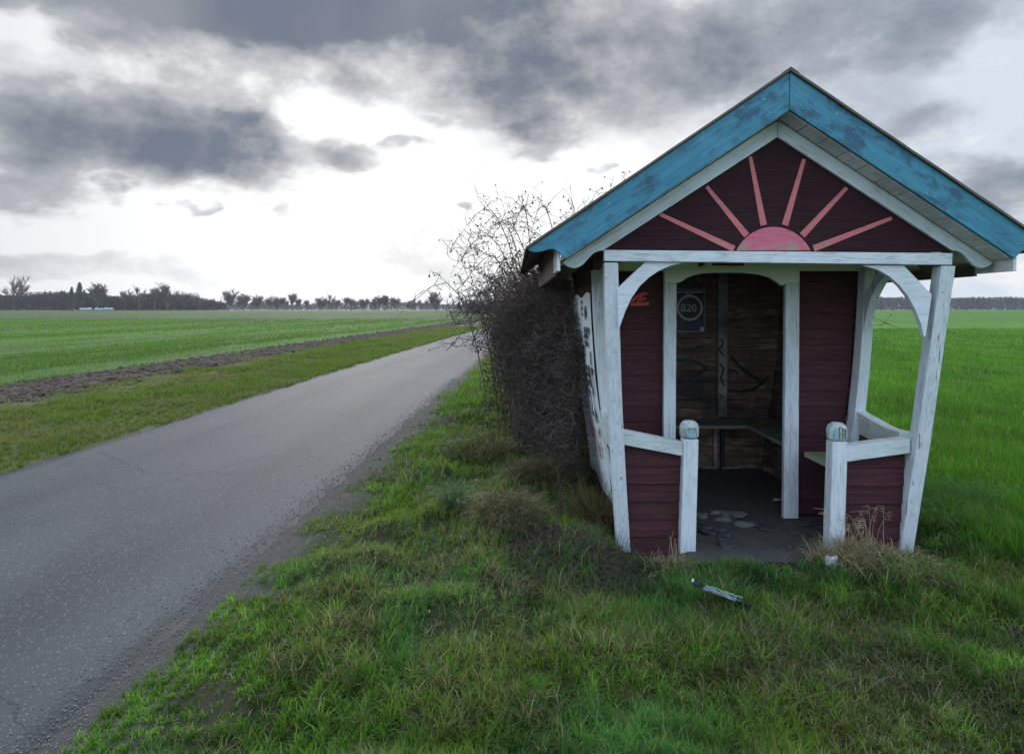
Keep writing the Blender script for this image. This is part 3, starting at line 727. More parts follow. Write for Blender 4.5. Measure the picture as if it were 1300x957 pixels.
# eave closing boards
for sg in (-1, 1):
    xo = X0 + sg * 1.385
    for y0, y1, mt, nm, zb in ((4.175, 4.52, M['soffit'], 'eave_board', 1.835), (4.53, 7.08, M['rafter'], 'eave_board', 1.82)):
        mb = MB(); mb.box(min(xo, xo + sg * .02), max(xo, xo + sg * .02), y0, y1, zb, 2.075); o = mb.build(nm, mt, hut, bevel=.002)
        if mt is M['soffit']: o['label'] = 'white painted front end of the eave board'
# gable panel with the sun
GY0 = 4.350
mb = MB(); mb.prism([(X0, 2.76), (X0 - 1.13, 1.96), (X0 + 1.13, 1.96)], GY0, GY0 + .015)
gable = mb.build('gable_panel', M['gable'], hut)
def gp(px, py): v = P(px, py, 4.345); return (v.x, v.z)
def ribbon_poly(a, b, wa, wb):
    a = Vector(a); b = Vector(b); d = (b - a).normalized(); n = Vector((-d.y, d.x))
    return [tuple(a + n * wa / 2), tuple(a - n * wa / 2), tuple(b - n * wb / 2), tuple(b + n * wb / 2)]
sxc, szc = gp(982, 318); mb = MB(); Rr = 51.8 * 4.345 / F; zc = szc - 22 * 4.345 / F
poly = [(sxc + Rr * math.cos(a), zc + Rr * math.sin(a)) for a in np.linspace(R(25), R(155), 28)]
mb.prism(poly, GY0 - .006, GY0 - .0005)
mb.build('sun_disc', M['sun'], gable)
RAYS = [((932, 316), (838, 272)), ((948, 299), (897, 237)), ((969.5, 286), (952.5, 199)), ((996.6, 286), (1021, 202)), ((1018.5, 299), (1075, 238.5)), ((1033, 315.5), (1132, 277))]
for a, b in RAYS:
    mb = MB(); mb.prism(ribbon_poly(gp(*a), gp(*b), 8.2 * .005, 4.6 * .005), GY0 - .006, GY0 - .0005)
    mb.build('sun_ray', M['ray'], gable)
# front beam
mb = MB()
a0, a1, b0, b1 = P(766, 318, 4.30), P(766, 332, 4.30), P(1205, 322, 4.30), P(1204, 337, 4.30)
def quadxz(a, b, c, d, y0, y1, mbx=None):
    mbx = mbx or MB(); mbx.prism([(a.x, a.z), (b.x, b.z), (c.x, c.z), (d.x, d.z)], y0, y1); return mbx
mb = quadxz(a1, b1, b0, a0, 4.262, 4.314); mb.build('front_beam', M['beam'], hut, bevel=.004)
# side beams
for sg in (-1, 1):
    mb = MB(); xo = X0 + sg * 1.02; mb.box(xo - .035, xo + .035, 4.345, 7.04, 1.90, 1.965); mb.build('side_beam', M['rafter'] if sg < 0 else M['raily'], hut, bevel=.003)
# posts (lean outwards at the top)
def leaner(name, bx, by, bz, tx, ty, tz, wx, wy, mat, bend=0.0, taper=1.0, n=10):
    mb = MB(); N = n
    for i in range(N + 1):
        t = i / N; x = bx + (tx - bx) * t + bend * math.sin(math.pi * t); y = by + (ty - by) * t; z = bz + (tz - bz) * t
        j = (float(vn(z, bx * 7, 5, 3)) - .5) * .005
        ww = wx / 2 * (taper + (1 - taper) * t)
        for (a, b) in ((-1, -1), (1, -1), (1, 1), (-1, 1)): mb.v.append((x + a * ww + j, y + b * wy / 2, z))
    for i in range(N):
        for k in range(4): k2 = (k + 1) % 4; mb.f.append((i * 4 + k, i * 4 + k2, i * 4 + 4 + k2, i * 4 + 4 + k))
    mb.f.append((3, 2, 1, 0)); mb.f.append(tuple(N * 4 + k for k in range(4)))
    return mb.build(name, mat, hut, bevel=.006)
pl = leaner('post', .754, 4.62, -.03, .620, 4.31, 1.893, .088, .085, M['post'], -.012)
pr = leaner('post', 2.600, 4.56, -.05, 2.725, 4.31, 1.872, .090, .095, M['post'], .008)
for sg in (-1, 1):
    xx = X0 + sg * (hw(1.9) - .035); xb = X0 + sg * (hw(0) - .04)
    leaner('post', xb, 5.22, -.02, xx, 5.22, 1.90, .082, .11, M['post'], sg * .036)
# knee braces in the front plane
def brace_front(outer, inner, y0, y1):
    mb = MB(); pts = [P(px, py, (y0 + y1) / 2) for px, py in outer + inner]
    mb.prism([(p.x, p.z) for p in pts], y0, y1); return mb.build('knee_brace', M['brace'], hut, bevel=.003)
brace_front([(782.5, 367), (819, 332.6)], [(868, 333.5), (850, 338), (836, 344), (824, 352), (812, 363), (801, 379), (793, 396), (786, 416), (784.5, 416)], 4.285, 4.325)
brace_front([(1145, 337.2), (1181, 374)], [(1173, 427), (1170.5, 427), (1167, 412), (1160, 394), (1151, 377), (1140, 363), (1128, 352), (1113, 343), (1092, 337)], 4.285, 4.325)
# knee braces along the sides
for sg in (-1, 1):
    xo = X0 + sg * 1.01; ro = []; 
    arc = [(5.165, 1.42), (5.15, 1.50), (5.11, 1.60), (5.05, 1.70), (4.97, 1.78), (4.87, 1.845), (4.76, 1.885), (4.70, 1.898)]
    mb = MB(); mb.prismx(arc + [(4.95, 1.898), (5.165, 1.70)], xo - .03, xo + .03); mb.build('knee_brace', M['post'], hut, bevel=.003)
# newel posts with carved blue-green heads
def newel(bx, by, tx, ty, tz, seed):
    p = leaner('newel_post', bx, by, -.04, tx, ty, tz, .098, .098, M['post'], 0, 1.05)
    mb = MB(); s = .059; hgt_ = .118; prof = [(.80, 0), (.97, .12), (1.0, .35), (1.0, .62), (.86, .82), (.55, .97), (.2, 1.0)]
    for f, u in prof:
        r = s * f; cz = tz + .003 + u * hgt_
        c = r * .42
        for (a, b) in ((-r, -c), (-c, -r), (c, -r), (r, -c), (r, c), (c, r), (-c, r), (-r, c)): mb.v.append((tx + a, ty + b, cz))
    for i in range(len(prof) - 1):
        for k in range(8): mb.f.append((i * 8 + k, i * 8 + (k + 1) % 8, i * 8 + 8 + (k + 1) % 8, i * 8 + 8 + k))
    mb.f.append(tuple(range(8))[::-1]); mb.f.append(tuple((len(prof) - 1) * 8 + k for k in range(8)))
    cap = mb.build('newel_cap', M['cap'], p, bevel=.003)
    return p, cap
M['capblue'] = flat('pale_blue_cap_paint', (.20, .36, .44), .6, .35, 60)
M['groove'] = flat('carved_groove', (.09, .12, .09), .8)
nl, capl = newel(1.162, 4.56, 1.183, 4.56, .742, 0)
nr, capr = newel(2.118, 4.50, 2.140, 4.50, .738, 4)
for cap, cx_, cy_, z0 in ((capl, 1.183, 4.56, .745), (capr, 2.140, 4.50, .741)):
    f = cy_ - .0605
    mb = MB(); pp_ = [(-.024, .016), (.006, .010), (.019, .022), (.016, .050), (.002, .066), (-.012, .058), (-.022, .044)] if cap is capl else [(-.045, .020), (-.022, .012), (-.015, .030), (-.018, .078), (-.032, .088), (-.044, .066)]
    mb.prism([(cx_ + a_, z0 + b_) for a_, b_ in pp_], f - .0012, f + .006); mb.build('blue_patch', M['capblue'], cap)
    mb = MB()
    segs = [(-.012, .02, -.012, .09), (-.012, .09, -.004, .09), (.010, .02, .010, .085), (.010, .05, .028, .05), (.030, .02, .030, .082), (.010, .082, .020, .082), (-.012, .05, -.004, .05)] if cap is capr else \
           [(-.026, .072, .024, .072), (.024, .05, .024, .072)]
    for xa, za, xb, zb in segs:
        mb.box(cx_ + min(xa, xb) - .002, cx_ + max(xa, xb) + .002, f - .0032, f + .004, z0 + min(za, zb) - .002, z0 + max(za, zb) + .002)
    mb.build('carved_mark', M['groove'], cap)
# lapped boards
def lapped(name, z0, z1, xl, xr, y, mat, side=0, yr=None, bh=.119, ztop=None, jit=.003):
    """side 0: boards face -Y between xl(z) and xr(z); side +-1: boards face +-X between y range yr"""
    mb = MB(); z = z0
    while z < z1 - .02:
        a, b = z, min(z + bh - .002, z1); j = (random.random() - .5) * jit
        if side == 0:
            la, lb, ra, rb_ = xl(a), xl(b), xr(a), xr(b)
            za = [a, a, a, a]; tl = tr = b
            if ztop: tl = min(b, ztop(lb)); tr = min(b, ztop(rb_))
            if max(tl, tr) - a < .012: z += bh; continue
            tl = max(tl, a + .003); tr = max(tr, a + .003)
            mb.hexa([(la, y - .014 + j, a), (ra, y - .014 + j, a), (ra, y + .012, a), (la, y + .012, a), (lb, y - .002 + j, tl), (rb_, y - .002 + j, tr), (rb_, y + .012, tr), (lb, y + .012, tl)])
        else:
            xa, xb = X0 + side * (hw(a) + .014 + j), X0 + side * (hw(b) + .002 + j); ia, ib = X0 + side * (hw(a) - .014), X0 + side * (hw(b) - .014)
            ta = tb = b
            if ztop: ta = min(b, ztop(yr[0])); tb = min(b, ztop(yr[1]))
            if max(ta, tb) - a < .012: z += bh; continue
            ta = max(ta, a + .003); tb = max(tb, a + .003)
            mb.hexa([(ia, yr[0], a), (xa, yr[0], a), (xa, yr[1], a), (ia, yr[1], a), (ib, yr[0], ta), (xb, yr[0], ta), (xb, yr[1], tb), (ib, yr[1], tb)])
        z += bh
    return mb.build(name, mat, hut)
lapped('front_wall', .02, 1.895, lambda z: X0 - hw(z) + .085, lambda z: 1.175, 5.30, M['maroon']); lapped('front_wall', .02, 1.895, lambda z: 2.175, lambda z: X0 + hw(z) - .085, 5.30, M['maroon'])
sideL = lapped('side_wall', .02, 2.10, None, None, 0, M['maroony'], -1, (5.285, 6.93)); lapped('side_wall', .02, 2.10, None, None, 0, M['maroony'], 1, (5.285, 6.93))
# rear wall outside, gables
mb = MB(); mb.prism([(X0 - hw(z), z) for z in (1.98, 1.5, 1.07, .7, .4, 0)] + [(X0 + hw(z), z) for z in (0, .4, .7, 1.07, 1.5, 1.98)] + [(X0 + .95, 2.12), (X0, 2.76), (X0 - .95, 2.12)], 6.932, 6.96); mb.build('rear_wall', M['maroon'], hut)
mb = MB(); mb.prism([(X0 - 1.0, 1.97), (X0 + 1.0, 1.97), (X0 + .95, 2.12), (X0, 2.76), (X0 - .95, 2.12)], 5.31, 5.33); mb.build('inner_gable', M['maroon'], hut)
# door frame: two jambs and arched head
mb = MB(); mb.prism([(1.156, 0), (1.246, 0), (1.258, 1.80), (1.165, 1.80)], 5.215, 5.262); dfr = mb.build('door_jamb', M['post'], hut, bevel=.003)
mb = MB(); mb.prism([(2.075, .005), (2.188, .005), (2.196, 1.80), (2.092, 1.80)], 5.215, 5.262); mb.build('door_jamb', M['post'], hut, bevel=.003)
arch = [(857, 363.5), (864, 358), (871, 353), (880, 349.5), (890, 347.4), (905, 346.3), (923, 346), (945, 346.5), (962, 348.5), (975, 352), (984, 357), (992, 363), (994.6, 366)]
AP = [P(px, py, 5.235) for px, py in arch]
poly = [(1.165, 1.802)] + [(1.258, 1.802)] + [(p.x, p.z) for p in AP[1:-1]] + [(2.092, 1.802), (2.196, 1.802), (2.196, 1.965), (1.165, 1.965)]
mb = MB(); mb.prism(poly, 5.212, 5.262)
head = mb.build('door_head', M['header'], hut, bevel=.003)
mb = MB(); mb.box(X0 - 1.03, 1.163, 5.225, 5.262, 1.897, 1.965); mb.build('wall_plate', M['header'], hut, bevel=.002); mb = MB(); mb.box(2.198, X0 + 1.03, 5.225, 5.262, 1.897, 1.965); mb.build('wall_plate', M['header'], hut, bevel=.002)
mb = MB()
pa = lambda px, py: (P(px, py, 5.208).x, P(px, py, 5.208).z)
mb.prism([pa(886.5, 339.5), pa(895, 336.5), pa(895, 325), pa(886.5, 325)], 5.207, 5.210)
mb.prism([pa(904, 337.5), pa(945, 337.5), pa(943, 325), pa(906, 325)], 5.207, 5.210)
mb.build('lettering', M['redlett'], head)
# handrails and low panels of the porch
def rail_front(a_top, a_bot, b_top, b_bot, da, db, dep, mat):
    p = [P(*a_bot, da), P(*b_bot, db), P(*b_top, db), P(*a_top, da)]
    mb = MB(); mb.hexa([(p[0].x, da, p[0].z), (p[1].x, db, p[1].z), (p[1].x, db + dep, p[1].z), (p[0].x, da + dep, p[0].z),
                        (p[3].x, da, p[3].z), (p[2].x, db, p[2].z), (p[2].x, db + dep, p[2].z), (p[3].x, da + dep, p[3].z)])
    return mb.build('handrail', mat, hut, bevel=.004)
M['railx'] = wood_paint('worn_rail_paint', (.60, .66, .68), WORN, 'x', .7, .6, (.42, .47, .40), .7, 12)
rail_front((791, 546), (791, 564.5), (867, 561.5), (867, 579), 4.535, 4.53, .085, M['railx'])
rail_front((1073, 567), (1073, 586.5), (1156, 557), (1156, 575), 4.46, 4.46, .11, M['railx'])
lz = lambda x: .735 - (x - .78) * .24; rz_ = lambda x: .60 + (x - 2.17) * .13
lapped('porch_panel', -.04, .76, lambda z: .80 - z * .06, lambda z: 1.125 + z * .015, 4.585, M['maroon'], ztop=lz)
lapped('porch_panel', -.04, .74, lambda z: 2.165 + z * .02, lambda z: 2.57 + z * .05, 4.53, M['maroon'], ztop=rz_)
for sg in (-1, 1):
    lapped('porch_side_panel', -.03, .80, None, None, 0, M['maroony'], sg, (4.64, 5.17), ztop=lambda y: .68 + (y - 4.6) * .08)
    mb = MB(); n = 8; zs = [(.70, .795), (.695, .79), (.69, .79), (.695, .795), (.70, .805), (.705, .815), (.712, .825), (.72, .835), (.73, .85)]
    for i in range(n + 1):
        y = 4.60 + (5.20 - 4.60) * i / n; z0_, z1_ = zs[i]; xo = X0 + sg * (hw(.8) - .015) + sg * .0; 
        cx_ = xo + (2.60 - (X0 + .97)) * 0
        for (a, z) in ((-.03, z0_ - .06), (.03, z0_ - .06), (.04, z1_ - .015), (-.04, z1_ - .015)): mb.v.append((cx_ + a, y, z))
    for i in range(n):
        for k in range(4): mb.f.append((i * 4 + k, i * 4 + (k + 1) % 4, i * 4 + 4 + (k + 1) % 4, i * 4 + 4 + k))
    mb.f.append((3, 2, 1, 0)); mb.f.append(tuple(n * 4 + k for k in range(4)))
    mb.build('handrail', M['raily'], hut, bevel=.003)
    mb = MB(); bw = .40
    xi = X0 + sg * .545; xo = X0 + sg * .93
    mb.box(min(xi, xo), max(xi, xo), 4.60, 5.20, .482, .518); mb.build('porch_bench', M['mossb'], hut, bevel=.003)
# interior: lining, studs, benches, ceiling
def lining(axis):
    pass
mb = MB(); z = .0
while z < 2.3:
    bh = .085 + .05 * random.random(); j = random.random() * .012; w_ = hw(min(z, 1.9)) - .03 if z < 1.95 else max(.2, (2.76 - z) / .66)
    w_ -= .0; mb.hexa([(X0 - w_, 6.885 - j, z), (X0 + w_, 6.885 - j, z), (X0 + w_, 6.93, z), (X0 - w_, 6.93, z)] + [(X0 - w_, 6.885 - j - .004, z + bh - .006), (X0 + w_, 6.885 - j - .004, z + bh - .006), (X0 + w_, 6.93, z + bh - .006), (X0 - w_, 6.93, z + bh - .006)])
    z += bh
bl = mb.build('back_lining', M['plank'], hut)
for sg in (-1, 1):
    mb = MB(); z = .0
    while z < 1.95:
        bh = .085 + .05 * random.random(); j = .01 + random.random() * .01; a = hw(z) - .016; b = hw(z + bh) - .016; xa, xb = X0 + sg * a, X0 + sg * b; ia, ib = X0 + sg * (a - j), X0 + sg * (b - j)
        mb.hexa([(ia, 5.33, z), (xa, 5.33, z), (xa, 6.87, z), (ia, 6.87, z), (ib, 5.33, z + bh - .006), (xb, 5.33, z + bh - .006), (xb, 6.87, z + bh - .006), (ib, 6.87, z + bh - .006)])
        z += bh
    mb.build('side_lining', M['planky'], hut)
mb = MB(); mb.prism([(P(910, 595, 6.84).x, .54), (P(921.5, 595, 6.84).x, .54), (P(922.5, 340, 6.84).x, 2.0), (P(911, 340, 6.84).x, 2.0)], 6.80, 6.862); mb.build('stud', M['stud'], hut, bevel=.003)
for xx in (907, 917.5):
    mb = MB(); x = P(xx, 595, 6.84).x; mb.box(x - .016 if xx < 910 else x - .025, x + .016, 6.81, 6.862, 0, .49); mb.build('stud', M['stud'] if xx < 910 else M['blackd'], hut, bevel=.003)
mb = MB(); mb.box(X0 - .85, X0 + .60, 6.48, 6.86, .468, .50); mb.build('bench', M['bench'], hut, bevel=.004)
mb = MB(); mb.box(X0 + .545, X0 + .93, 5.34, 6.86, .475, .507); mb.build('bench', M['mossb'], hut, bevel=.004)
mb = MB(); mb.box(X0 - .93, X0 - .55, 5.34, 6.47, .475, .507); mb.build('bench', M['mossb'], hut, bevel=.004)
# spray marks inside
def stroke(pts, wd, y, z3=True):
    mb = MB(); n = len(pts)
    for i, p in enumerate(pts):
        a = Vector(pts[min(i + 1, n - 1)]) - Vector(pts[max(i - 1, 0)]); a.normalize(); nn = Vector((-a.y, a.x)) * wd / 2 * (1 - .35 * abs(i / (n - 1) - .5))
        mb.v.append((p[0] + nn.x, y, p[1] + nn.y)); mb.v.append((p[0] - nn.x, y, p[1] - nn.y))
    for i in range(n - 1): mb.f.append((2 * i, 2 * i + 1, 2 * i + 3, 2 * i + 2))
    return mb
def pl2(l, d): return [(P(a, b, d).x, P(a, b, d).z) for a, b in l]
big = MB()
for l, wd in (([(852, 455), (862, 457), (875, 458), (888, 462), (897, 467), (890, 473), (879, 480), (868, 487), (858, 495)], .035),
              ([(858, 498), (872, 502), (884, 504), (896, 508)], .028), ([(855, 442), (868, 445), (882, 442), (893, 440)], .030),
              ([(880, 486), (884, 494), (892, 492), (896, 484), (888, 483), (882, 486)], .022), ([(887, 500), (898, 507), (903, 516)], .035),
              ([(928, 452), (936, 462), (946, 471), (957, 479), (968, 484)], .032), ([(924, 496), (940, 497), (957, 494), (968, 487), (975, 478)], .030),
              ([(926, 471), (932, 470), (938, 475)], .02), ([(925, 512), (932, 516), (929, 524)], .02)):
    m_ = stroke(pl2(l, 6.855), wd, 6.862); big.add(m_.v, m_.f)
o = big.build('graffiti', M['black'], bl)
m_ = MB(); 
for l, wd in (([(915, 430), (918, 436), (913, 444), (919, 452)], .02), ([(914, 462), (919, 468), (915, 480), (919, 490)], .022), ([(913, 500), (918, 505)], .02)):
    q = stroke(pl2(l, 6.795), wd, 6.796); m_.add(q.v, q.f)
m_.build('spray_marks', M['black'], hut)
# red scrawl on the left front wall
mb = MB()
for l, wd in (([(800, 386), (808, 377), (818, 371)], .02), ([(808, 385), (816, 374), (822, 372)], .02), ([(800, 386.5), (812, 386), (824, 385.5)], .028), ([(812, 382), (820, 378)], .02)):
    q = stroke(pl2(l, 5.278), wd, 5.2775); mb.add(q.v, q.f)
mb.build('graffiti', M['redspray'], hut)
# painted outside of the left wall with its black scrawl
def textmesh(body, size, depth=.002):
    cu = bpy.data.curves.new('t', 'FONT'); cu.body = body; cu.size = size; cu.extrude = depth / 2; cu.resolution_u = 3; cu.offset = size * .018
    ob = bpy.data.objects.new('t', cu); C.objects.link(ob); dg = bpy.context.evaluated_depsgraph_get(); me = bpy.data.meshes.new_from_object(ob.evaluated_get(dg))
    bpy.data.objects.remove(ob); return me
def put_text(name, body, size, mat, parent, mtx):
    me = textmesh(body, size); me.name = name
    po = parent_origin(parent)
    from mathutils import Matrix
    me.transform(Matrix.Translation(-po) @ mtx); me.materials.clear(); me.materials.append(mat)
    o = bpy.data.objects.new(name, me); C.objects.link(o); o.parent = parent; return o
from mathutils import Matrix
mb = MB(); NZ = 26; NYY = 10
zz = np.linspace(.06, 1.72, NZ)
for i, z in enumerate(zz):
    y1 = 6.80 + .02 * math.sin(i * 1.7); y0 = 5.278
    for k in range(NYY + 1):
        mb.v.append((X0 - hw(z) - .0165 - .0008, y0 + (y1 - y0) * k / NYY, z + (.02 * math.sin(k * 1.1) if i in (0, NZ - 1) else 0)))
for i in range(NZ - 1):
    for k in range(NYY): a = i * (NYY + 1) + k; mb.f.append((a, a + 1, a + NYY + 2, a + NYY + 1))
wp = mb.build('white_painted_area', None or M['whitepaint'], sideL)
for body, z, y, sz, mt in (('er', 1.30, 5.74, .34, M['black']), ('en', .98, 5.74, .36, M['black']), ('2', .74, 5.66, .30, M['black']), ('&', .70, 5.52, .16, M['black']),
                           ('M', 1.52, 5.66, .16, M['blackd']), ('ft', .40, 5.60, .20, M['redspray']), ('x', .56, 5.56, .12, M['redspray']), ('ru', 1.20, 5.98, .2, M['black']), ('S', .90, 5.98, .24, M['black']), ('kr', .5, 6.0, .2, M['redspray']), ('R', 1.16, 5.46, .15, M['black']), ('a', 1.40, 5.45, .12, M['black']), ('n', .92, 5.45, .14, M['black']), ('M', .60, 5.44, .10, M['blackd']), ('E', 1.55, 5.92, .18, M['black']), ('W', 1.08, 5.40, .09, M['black'])):
    xx = X0 - hw(z + sz * .35) - .0215; sl = -(hw(z + sz * .5) - hw(z)) / (sz * .5)
    rot = Matrix(((0, sl, -1, 0), (-1, 0, 0, 0), (0, 1, 0, 0), (0, 0, 0, 1)))   # text x -> -Y, text y -> Z
    put_text('graffiti', body, sz, mt, sideL, Matrix.Translation((xx - .003, y, z)) @ rot)
q = P(1074, 530, 5.12); mb = MB(); mb.box(q.x - .016, q.x + .004, 5.10, 5.135, q.z - .012, q.z + .012); mb.build('black_square', M['black'], hut)  # small solid black box for the black square on the rail
# ------------------------------------------------------------------ poster inside
pc = P(875.3, 394, 6.858)
poster = thing('poster', 'small dark poster with B20 in a grey ring on the back wall inside', 'poster', (pc.x, 6.858, pc.z))
hwid, hhei = .151, .213
def pb(name, x0, x1, z0, z1, yy, mat, par=poster, th=.002):
    mb = MB(); mb.box(pc.x + x0, pc.x + x1, yy - th, yy, pc.z + z0, pc.z + z1); return mb.build(name, mat, par)
M['pdark'] = flat('poster_dark_ink', (.016, .019, .026), .4, .5, 9); M['pgrey'] = flat('poster_grey_ink', (.60, .60, .63), .45, .2, 30); M['pblue'] = flat('poster_blue_ink', (.03, .06, .10), .45, .7, 14)
Yp = 6.858
pb('paper', -hwid, hwid, -hhei, hhei, Yp, flat('poster_paper', (.42, .46, .50), .5), th=.0015)
inked = pb('printed_field', -hwid + .007, hwid - .007, -hhei + .007, hhei - .007, Yp - .0018, M['pdark'], th=.0008)
pb('blue_print', -hwid + .012, hwid - .03, -hhei + .03, -.095, Yp - .0029, M['pblue'], inked, .0006)
mb = MB(); n = 48; cz = pc.z + .025
for k in range(n):
    a = 2 * math.pi * k / n
    for r in (.108, .130): mb.v.append((pc.x + .002 + r * math.cos(a), Yp - .0042, cz + r * math.sin(a)))
for k in range(n): a = 2 * k; b = 2 * ((k + 1) % n); mb.f.append((a, a + 1, b + 1, b))
mb.build('ring', M['pgrey'], inked)
rotw = Matrix(((1, 0, 0, 0), (0, 0, 1, 0), (0, 1, 0, 0), (0, 0, 0, 1)))
rotw = Matrix.Rotation(R(90), 4, 'X')
me_w = .094 * .68
put_text('lettering', 'B20', .105, M['pgrey'], inked, Matrix.Translation((pc.x - .0925, Yp - .0045, cz - .036)) @ rotw)
mb = MB(); x = -.125
while x < .125:
    w2 = .006 + .010 * random.random()
    mb.box(pc.x + x, pc.x + x + w2, Yp - .0045, Yp - .0038, pc.z + hhei - .036, pc.z + hhei - .020)
    x += w2 + .0012
mb.build('small_print', M['pgrey'], inked); mb = MB()
for k in range(6): mb.box(pc.x - .042 + k * .014, pc.x - .034 + k * .014, Yp - .0045, Yp - .0038, pc.z + hhei - .058, pc.z + hhei - .046)
mb.build('small_print', M['pgrey'], inked)
pb('corner_mark', hwid - .045, hwid - .009, -hhei + .008, -hhei + .045, Yp - .0030, M['pgrey'], inked, .0008)

# ------------------------------------------------------------------ shelter floor and stones
def floor_mat():
    m, t, bs, pos, geo = new_mat('trodden_dirt')
    n = t.noise(pos, 7, 7, .7); c = t.mix(n, (.012, .011, .010), (.085, .080, .074))
    st = t.voro(t.vmath('MULTIPLY', pos, (1, 1, .2)), 16, 0)
    c = t.mix(t.ramp(st, [(.05, .6), (.16, 0.0)]), c, (.085, .088, .088))
    t.put(bs.inputs['Base Color'], c); bs.inputs['Roughness'].default_value = .75
    t.put(bs.inputs['Normal'], t.bump(n, .8, .02)); return m
M['dirt'] = floor_mat()
mb = MB(); n1, n2_ = 40, 56
for i in range(n2_ + 1):
    y = 4.30 + 2.59 * i / n2_
    for k in range(n1 + 1):
        x = X0 - .86 + 1.72 * k / n1; e = .02 * (vn(x, y, 3, 71) - .5) + .012 * (vn(x, y, 11, 72) - .5)
        fr = float(sst(y, 4.30, 4.50)); sd_ = float(sst(abs(x - X0), .50, .75)) * (1 - float(sst(y, 4.5, 4.7))); mb.v.append((x, y, .002 + float(e) * .6 - .085 * (1 - fr) - .10 * sd_))
for i in range(n2_):
    for k in range(n1): a = i * (n1 + 1) + k; mb.f.append((a, a + 1, a + n1 + 2, a + n1 + 1))
o = mb.build('dirt_floor', M['dirt'], None, (0, 0, 0), smooth=True); tag(o, kind='structure')
M['stone'] = flat('grey_flat_stone', (.095, .10, .10), .8, .35, 18)
def stone(px, py, rx, ry, label, yaw=0, zs=.03, mat=None, name='flat_stone', cat='stone', group='stones in the shelter entrance'):
    d = F * CAMZ / (py - 393); p = P(px, py, d); bm = bmesh.new(); bmesh.ops.create_icosphere(bm, subdivisions=3, radius=1)
    for v in bm.verts:
        q = v.co.copy(); r = 1 + .60 * (mnoise.noise(q * 1.2 + Vector((px, py, 0))) + .35 * mnoise.noise(q * 4 + Vector((py, px, 0))))
        v.co = Vector((q.x * rx * r, q.y * ry * r, max(-.5, min(.62, q.z)) * zs * r))
    me = bpy.data.meshes.new(name); bm.to_mesh(me); bm.free(); me.polygons.foreach_set('use_smooth', [True] * len(me.polygons)); me.materials.append(mat or M['stone'])
    o = bpy.data.objects.new(name, me); C.objects.link(o); o.location = (p.x, p.y, .012); o.rotation_euler = (0, 0, yaw); tag(o, label, cat, group); return o
stone(932, 656, .078, .085, 'largest pale flat stone on the dirt in the shelter entrance', .3)
stone(943, 668, .07, .04, 'grey flat stone touching the front of the largest pale one', -.3)
stone(891, 657, .045, .035, 'small pale stone beside the left carved newel post')
stone(910, 653, .05, .03, 'thin grey stone just left of the largest pale one')
stone(917, 662, .06, .025, 'flat grey slab between the small pale stone and the largest one')
rs = random.Random(4)
M['dcob'] = flat('dull_cobble', (.038, .040, .042), .8, .4, 14)
lab = 'dull grey cobble bedded in the dirt at the shelter threshold'
for i in range(26):
    px, py = rs.uniform(888, 1044), rs.uniform(664, 697)
    if abs(px - 937) < 18 and py < 676: continue
    stone(px, py, rs.uniform(.02, .06), rs.uniform(.02, .045), lab, rs.random() * 3, .016, M['dcob'], 'cobble', 'stone', 'cobbles at the threshold')
M['plast'] = flat('pale_grey_stone', (.34, .38, .38), .4, .2, 20)
q = stone(1056, 729, .040, .026, 'pale stone lying in the grass before the right newel post', .2, .07, M['plast'], 'pale_stone', 'stone', None)
q.location.z = float(hgt(q.location.x, q.location.y)) + .02
# pale paper scraps along the foot of the back wall
M['paper'] = flat('dirty_paper', (.42, .38, .33), .8, .3, 30)
for px, py, sx_, lb in ((900, 597, .06, 'thin pale litter scrap at the back wall left of the stud'), (928, 597, .09, 'long pale litter scrap at the back wall right of the stud'), (979, 600, .075, 'pale scrap of card at the far right corner inside'), (986, 638, .035, 'small tan leaf beside the right door jamb foot')):
    d = F * CAMZ / (py - 393); p = P(px, py, min(d, 6.80)); mb = MB(); k = 6
    for i in range(k + 1):
        t = i / k - .5; mb.v.append((p.x + t * sx_ * 2, p.y - .02 - .012 * math.sin(i * 2.1), .018 + .012 * math.sin(i * 1.3) ** 2)); mb.v.append((p.x + t * sx_ * 2 + .01, p.y + .012 + .01 * math.cos(i), .026 + .012 * math.cos(i * 1.7) ** 2))
    for i in range(k): mb.f.append((2 * i, 2 * i + 2, 2 * i + 3, 2 * i + 1))
    o = mb.build('litter_scrap', M['paper'], None, (p.x, p.y, 0)); tag(o, lb, 'litter')
    sm = o.modifiers.new('s', 'SOLIDIFY'); sm.thickness = .002

# ------------------------------------------------------------------ crumpled wrapper in the grass
wc = P(916, 776, 3.62); wz = float(hgt(wc.x, 3.62)) + .085
wr = thing('crumpled_wrapper', 'crumpled silver, green and black drinks pouch lying in the grass', 'litter', (wc.x, 3.62, wz), (R(-12), R(12), R(-22)))
def crumple(name, x0, x1, y0, y1, z, mat, nx_=14, ny_=6, amp=.012, seed=0, th=.006):
    mb = MB()
    for j in range(ny_ + 1):
        for i in range(nx_ + 1):
            x = x0 + (x1 - x0) * i / nx_; y = y0 + (y1 - y0) * j / ny_
            h = amp * mnoise.noise(Vector((x * 28 + seed, y * 28, seed))) + .016 * math.cos((y) / .045 * 1.2)
            mb.v.append((x, y + .006 * mnoise.noise(Vector((x * 30, seed, 0))), z + h))
    for j in range(ny_):
        for i in range(nx_): a = j * (nx_ + 1) + i; mb.f.append((a, a + 1, a + nx_ + 2, a + nx_ + 1))
    me = bpy.data.meshes.new(name); me.from_pydata(mb.v, [], mb.f); me.materials.append(mat); o = bpy.data.objects.new(name, me); C.objects.link(o); o.parent = wr
    s = o.modifiers.new('s', 'SOLIDIFY'); s.thickness = th; s.offset = -1
    return o
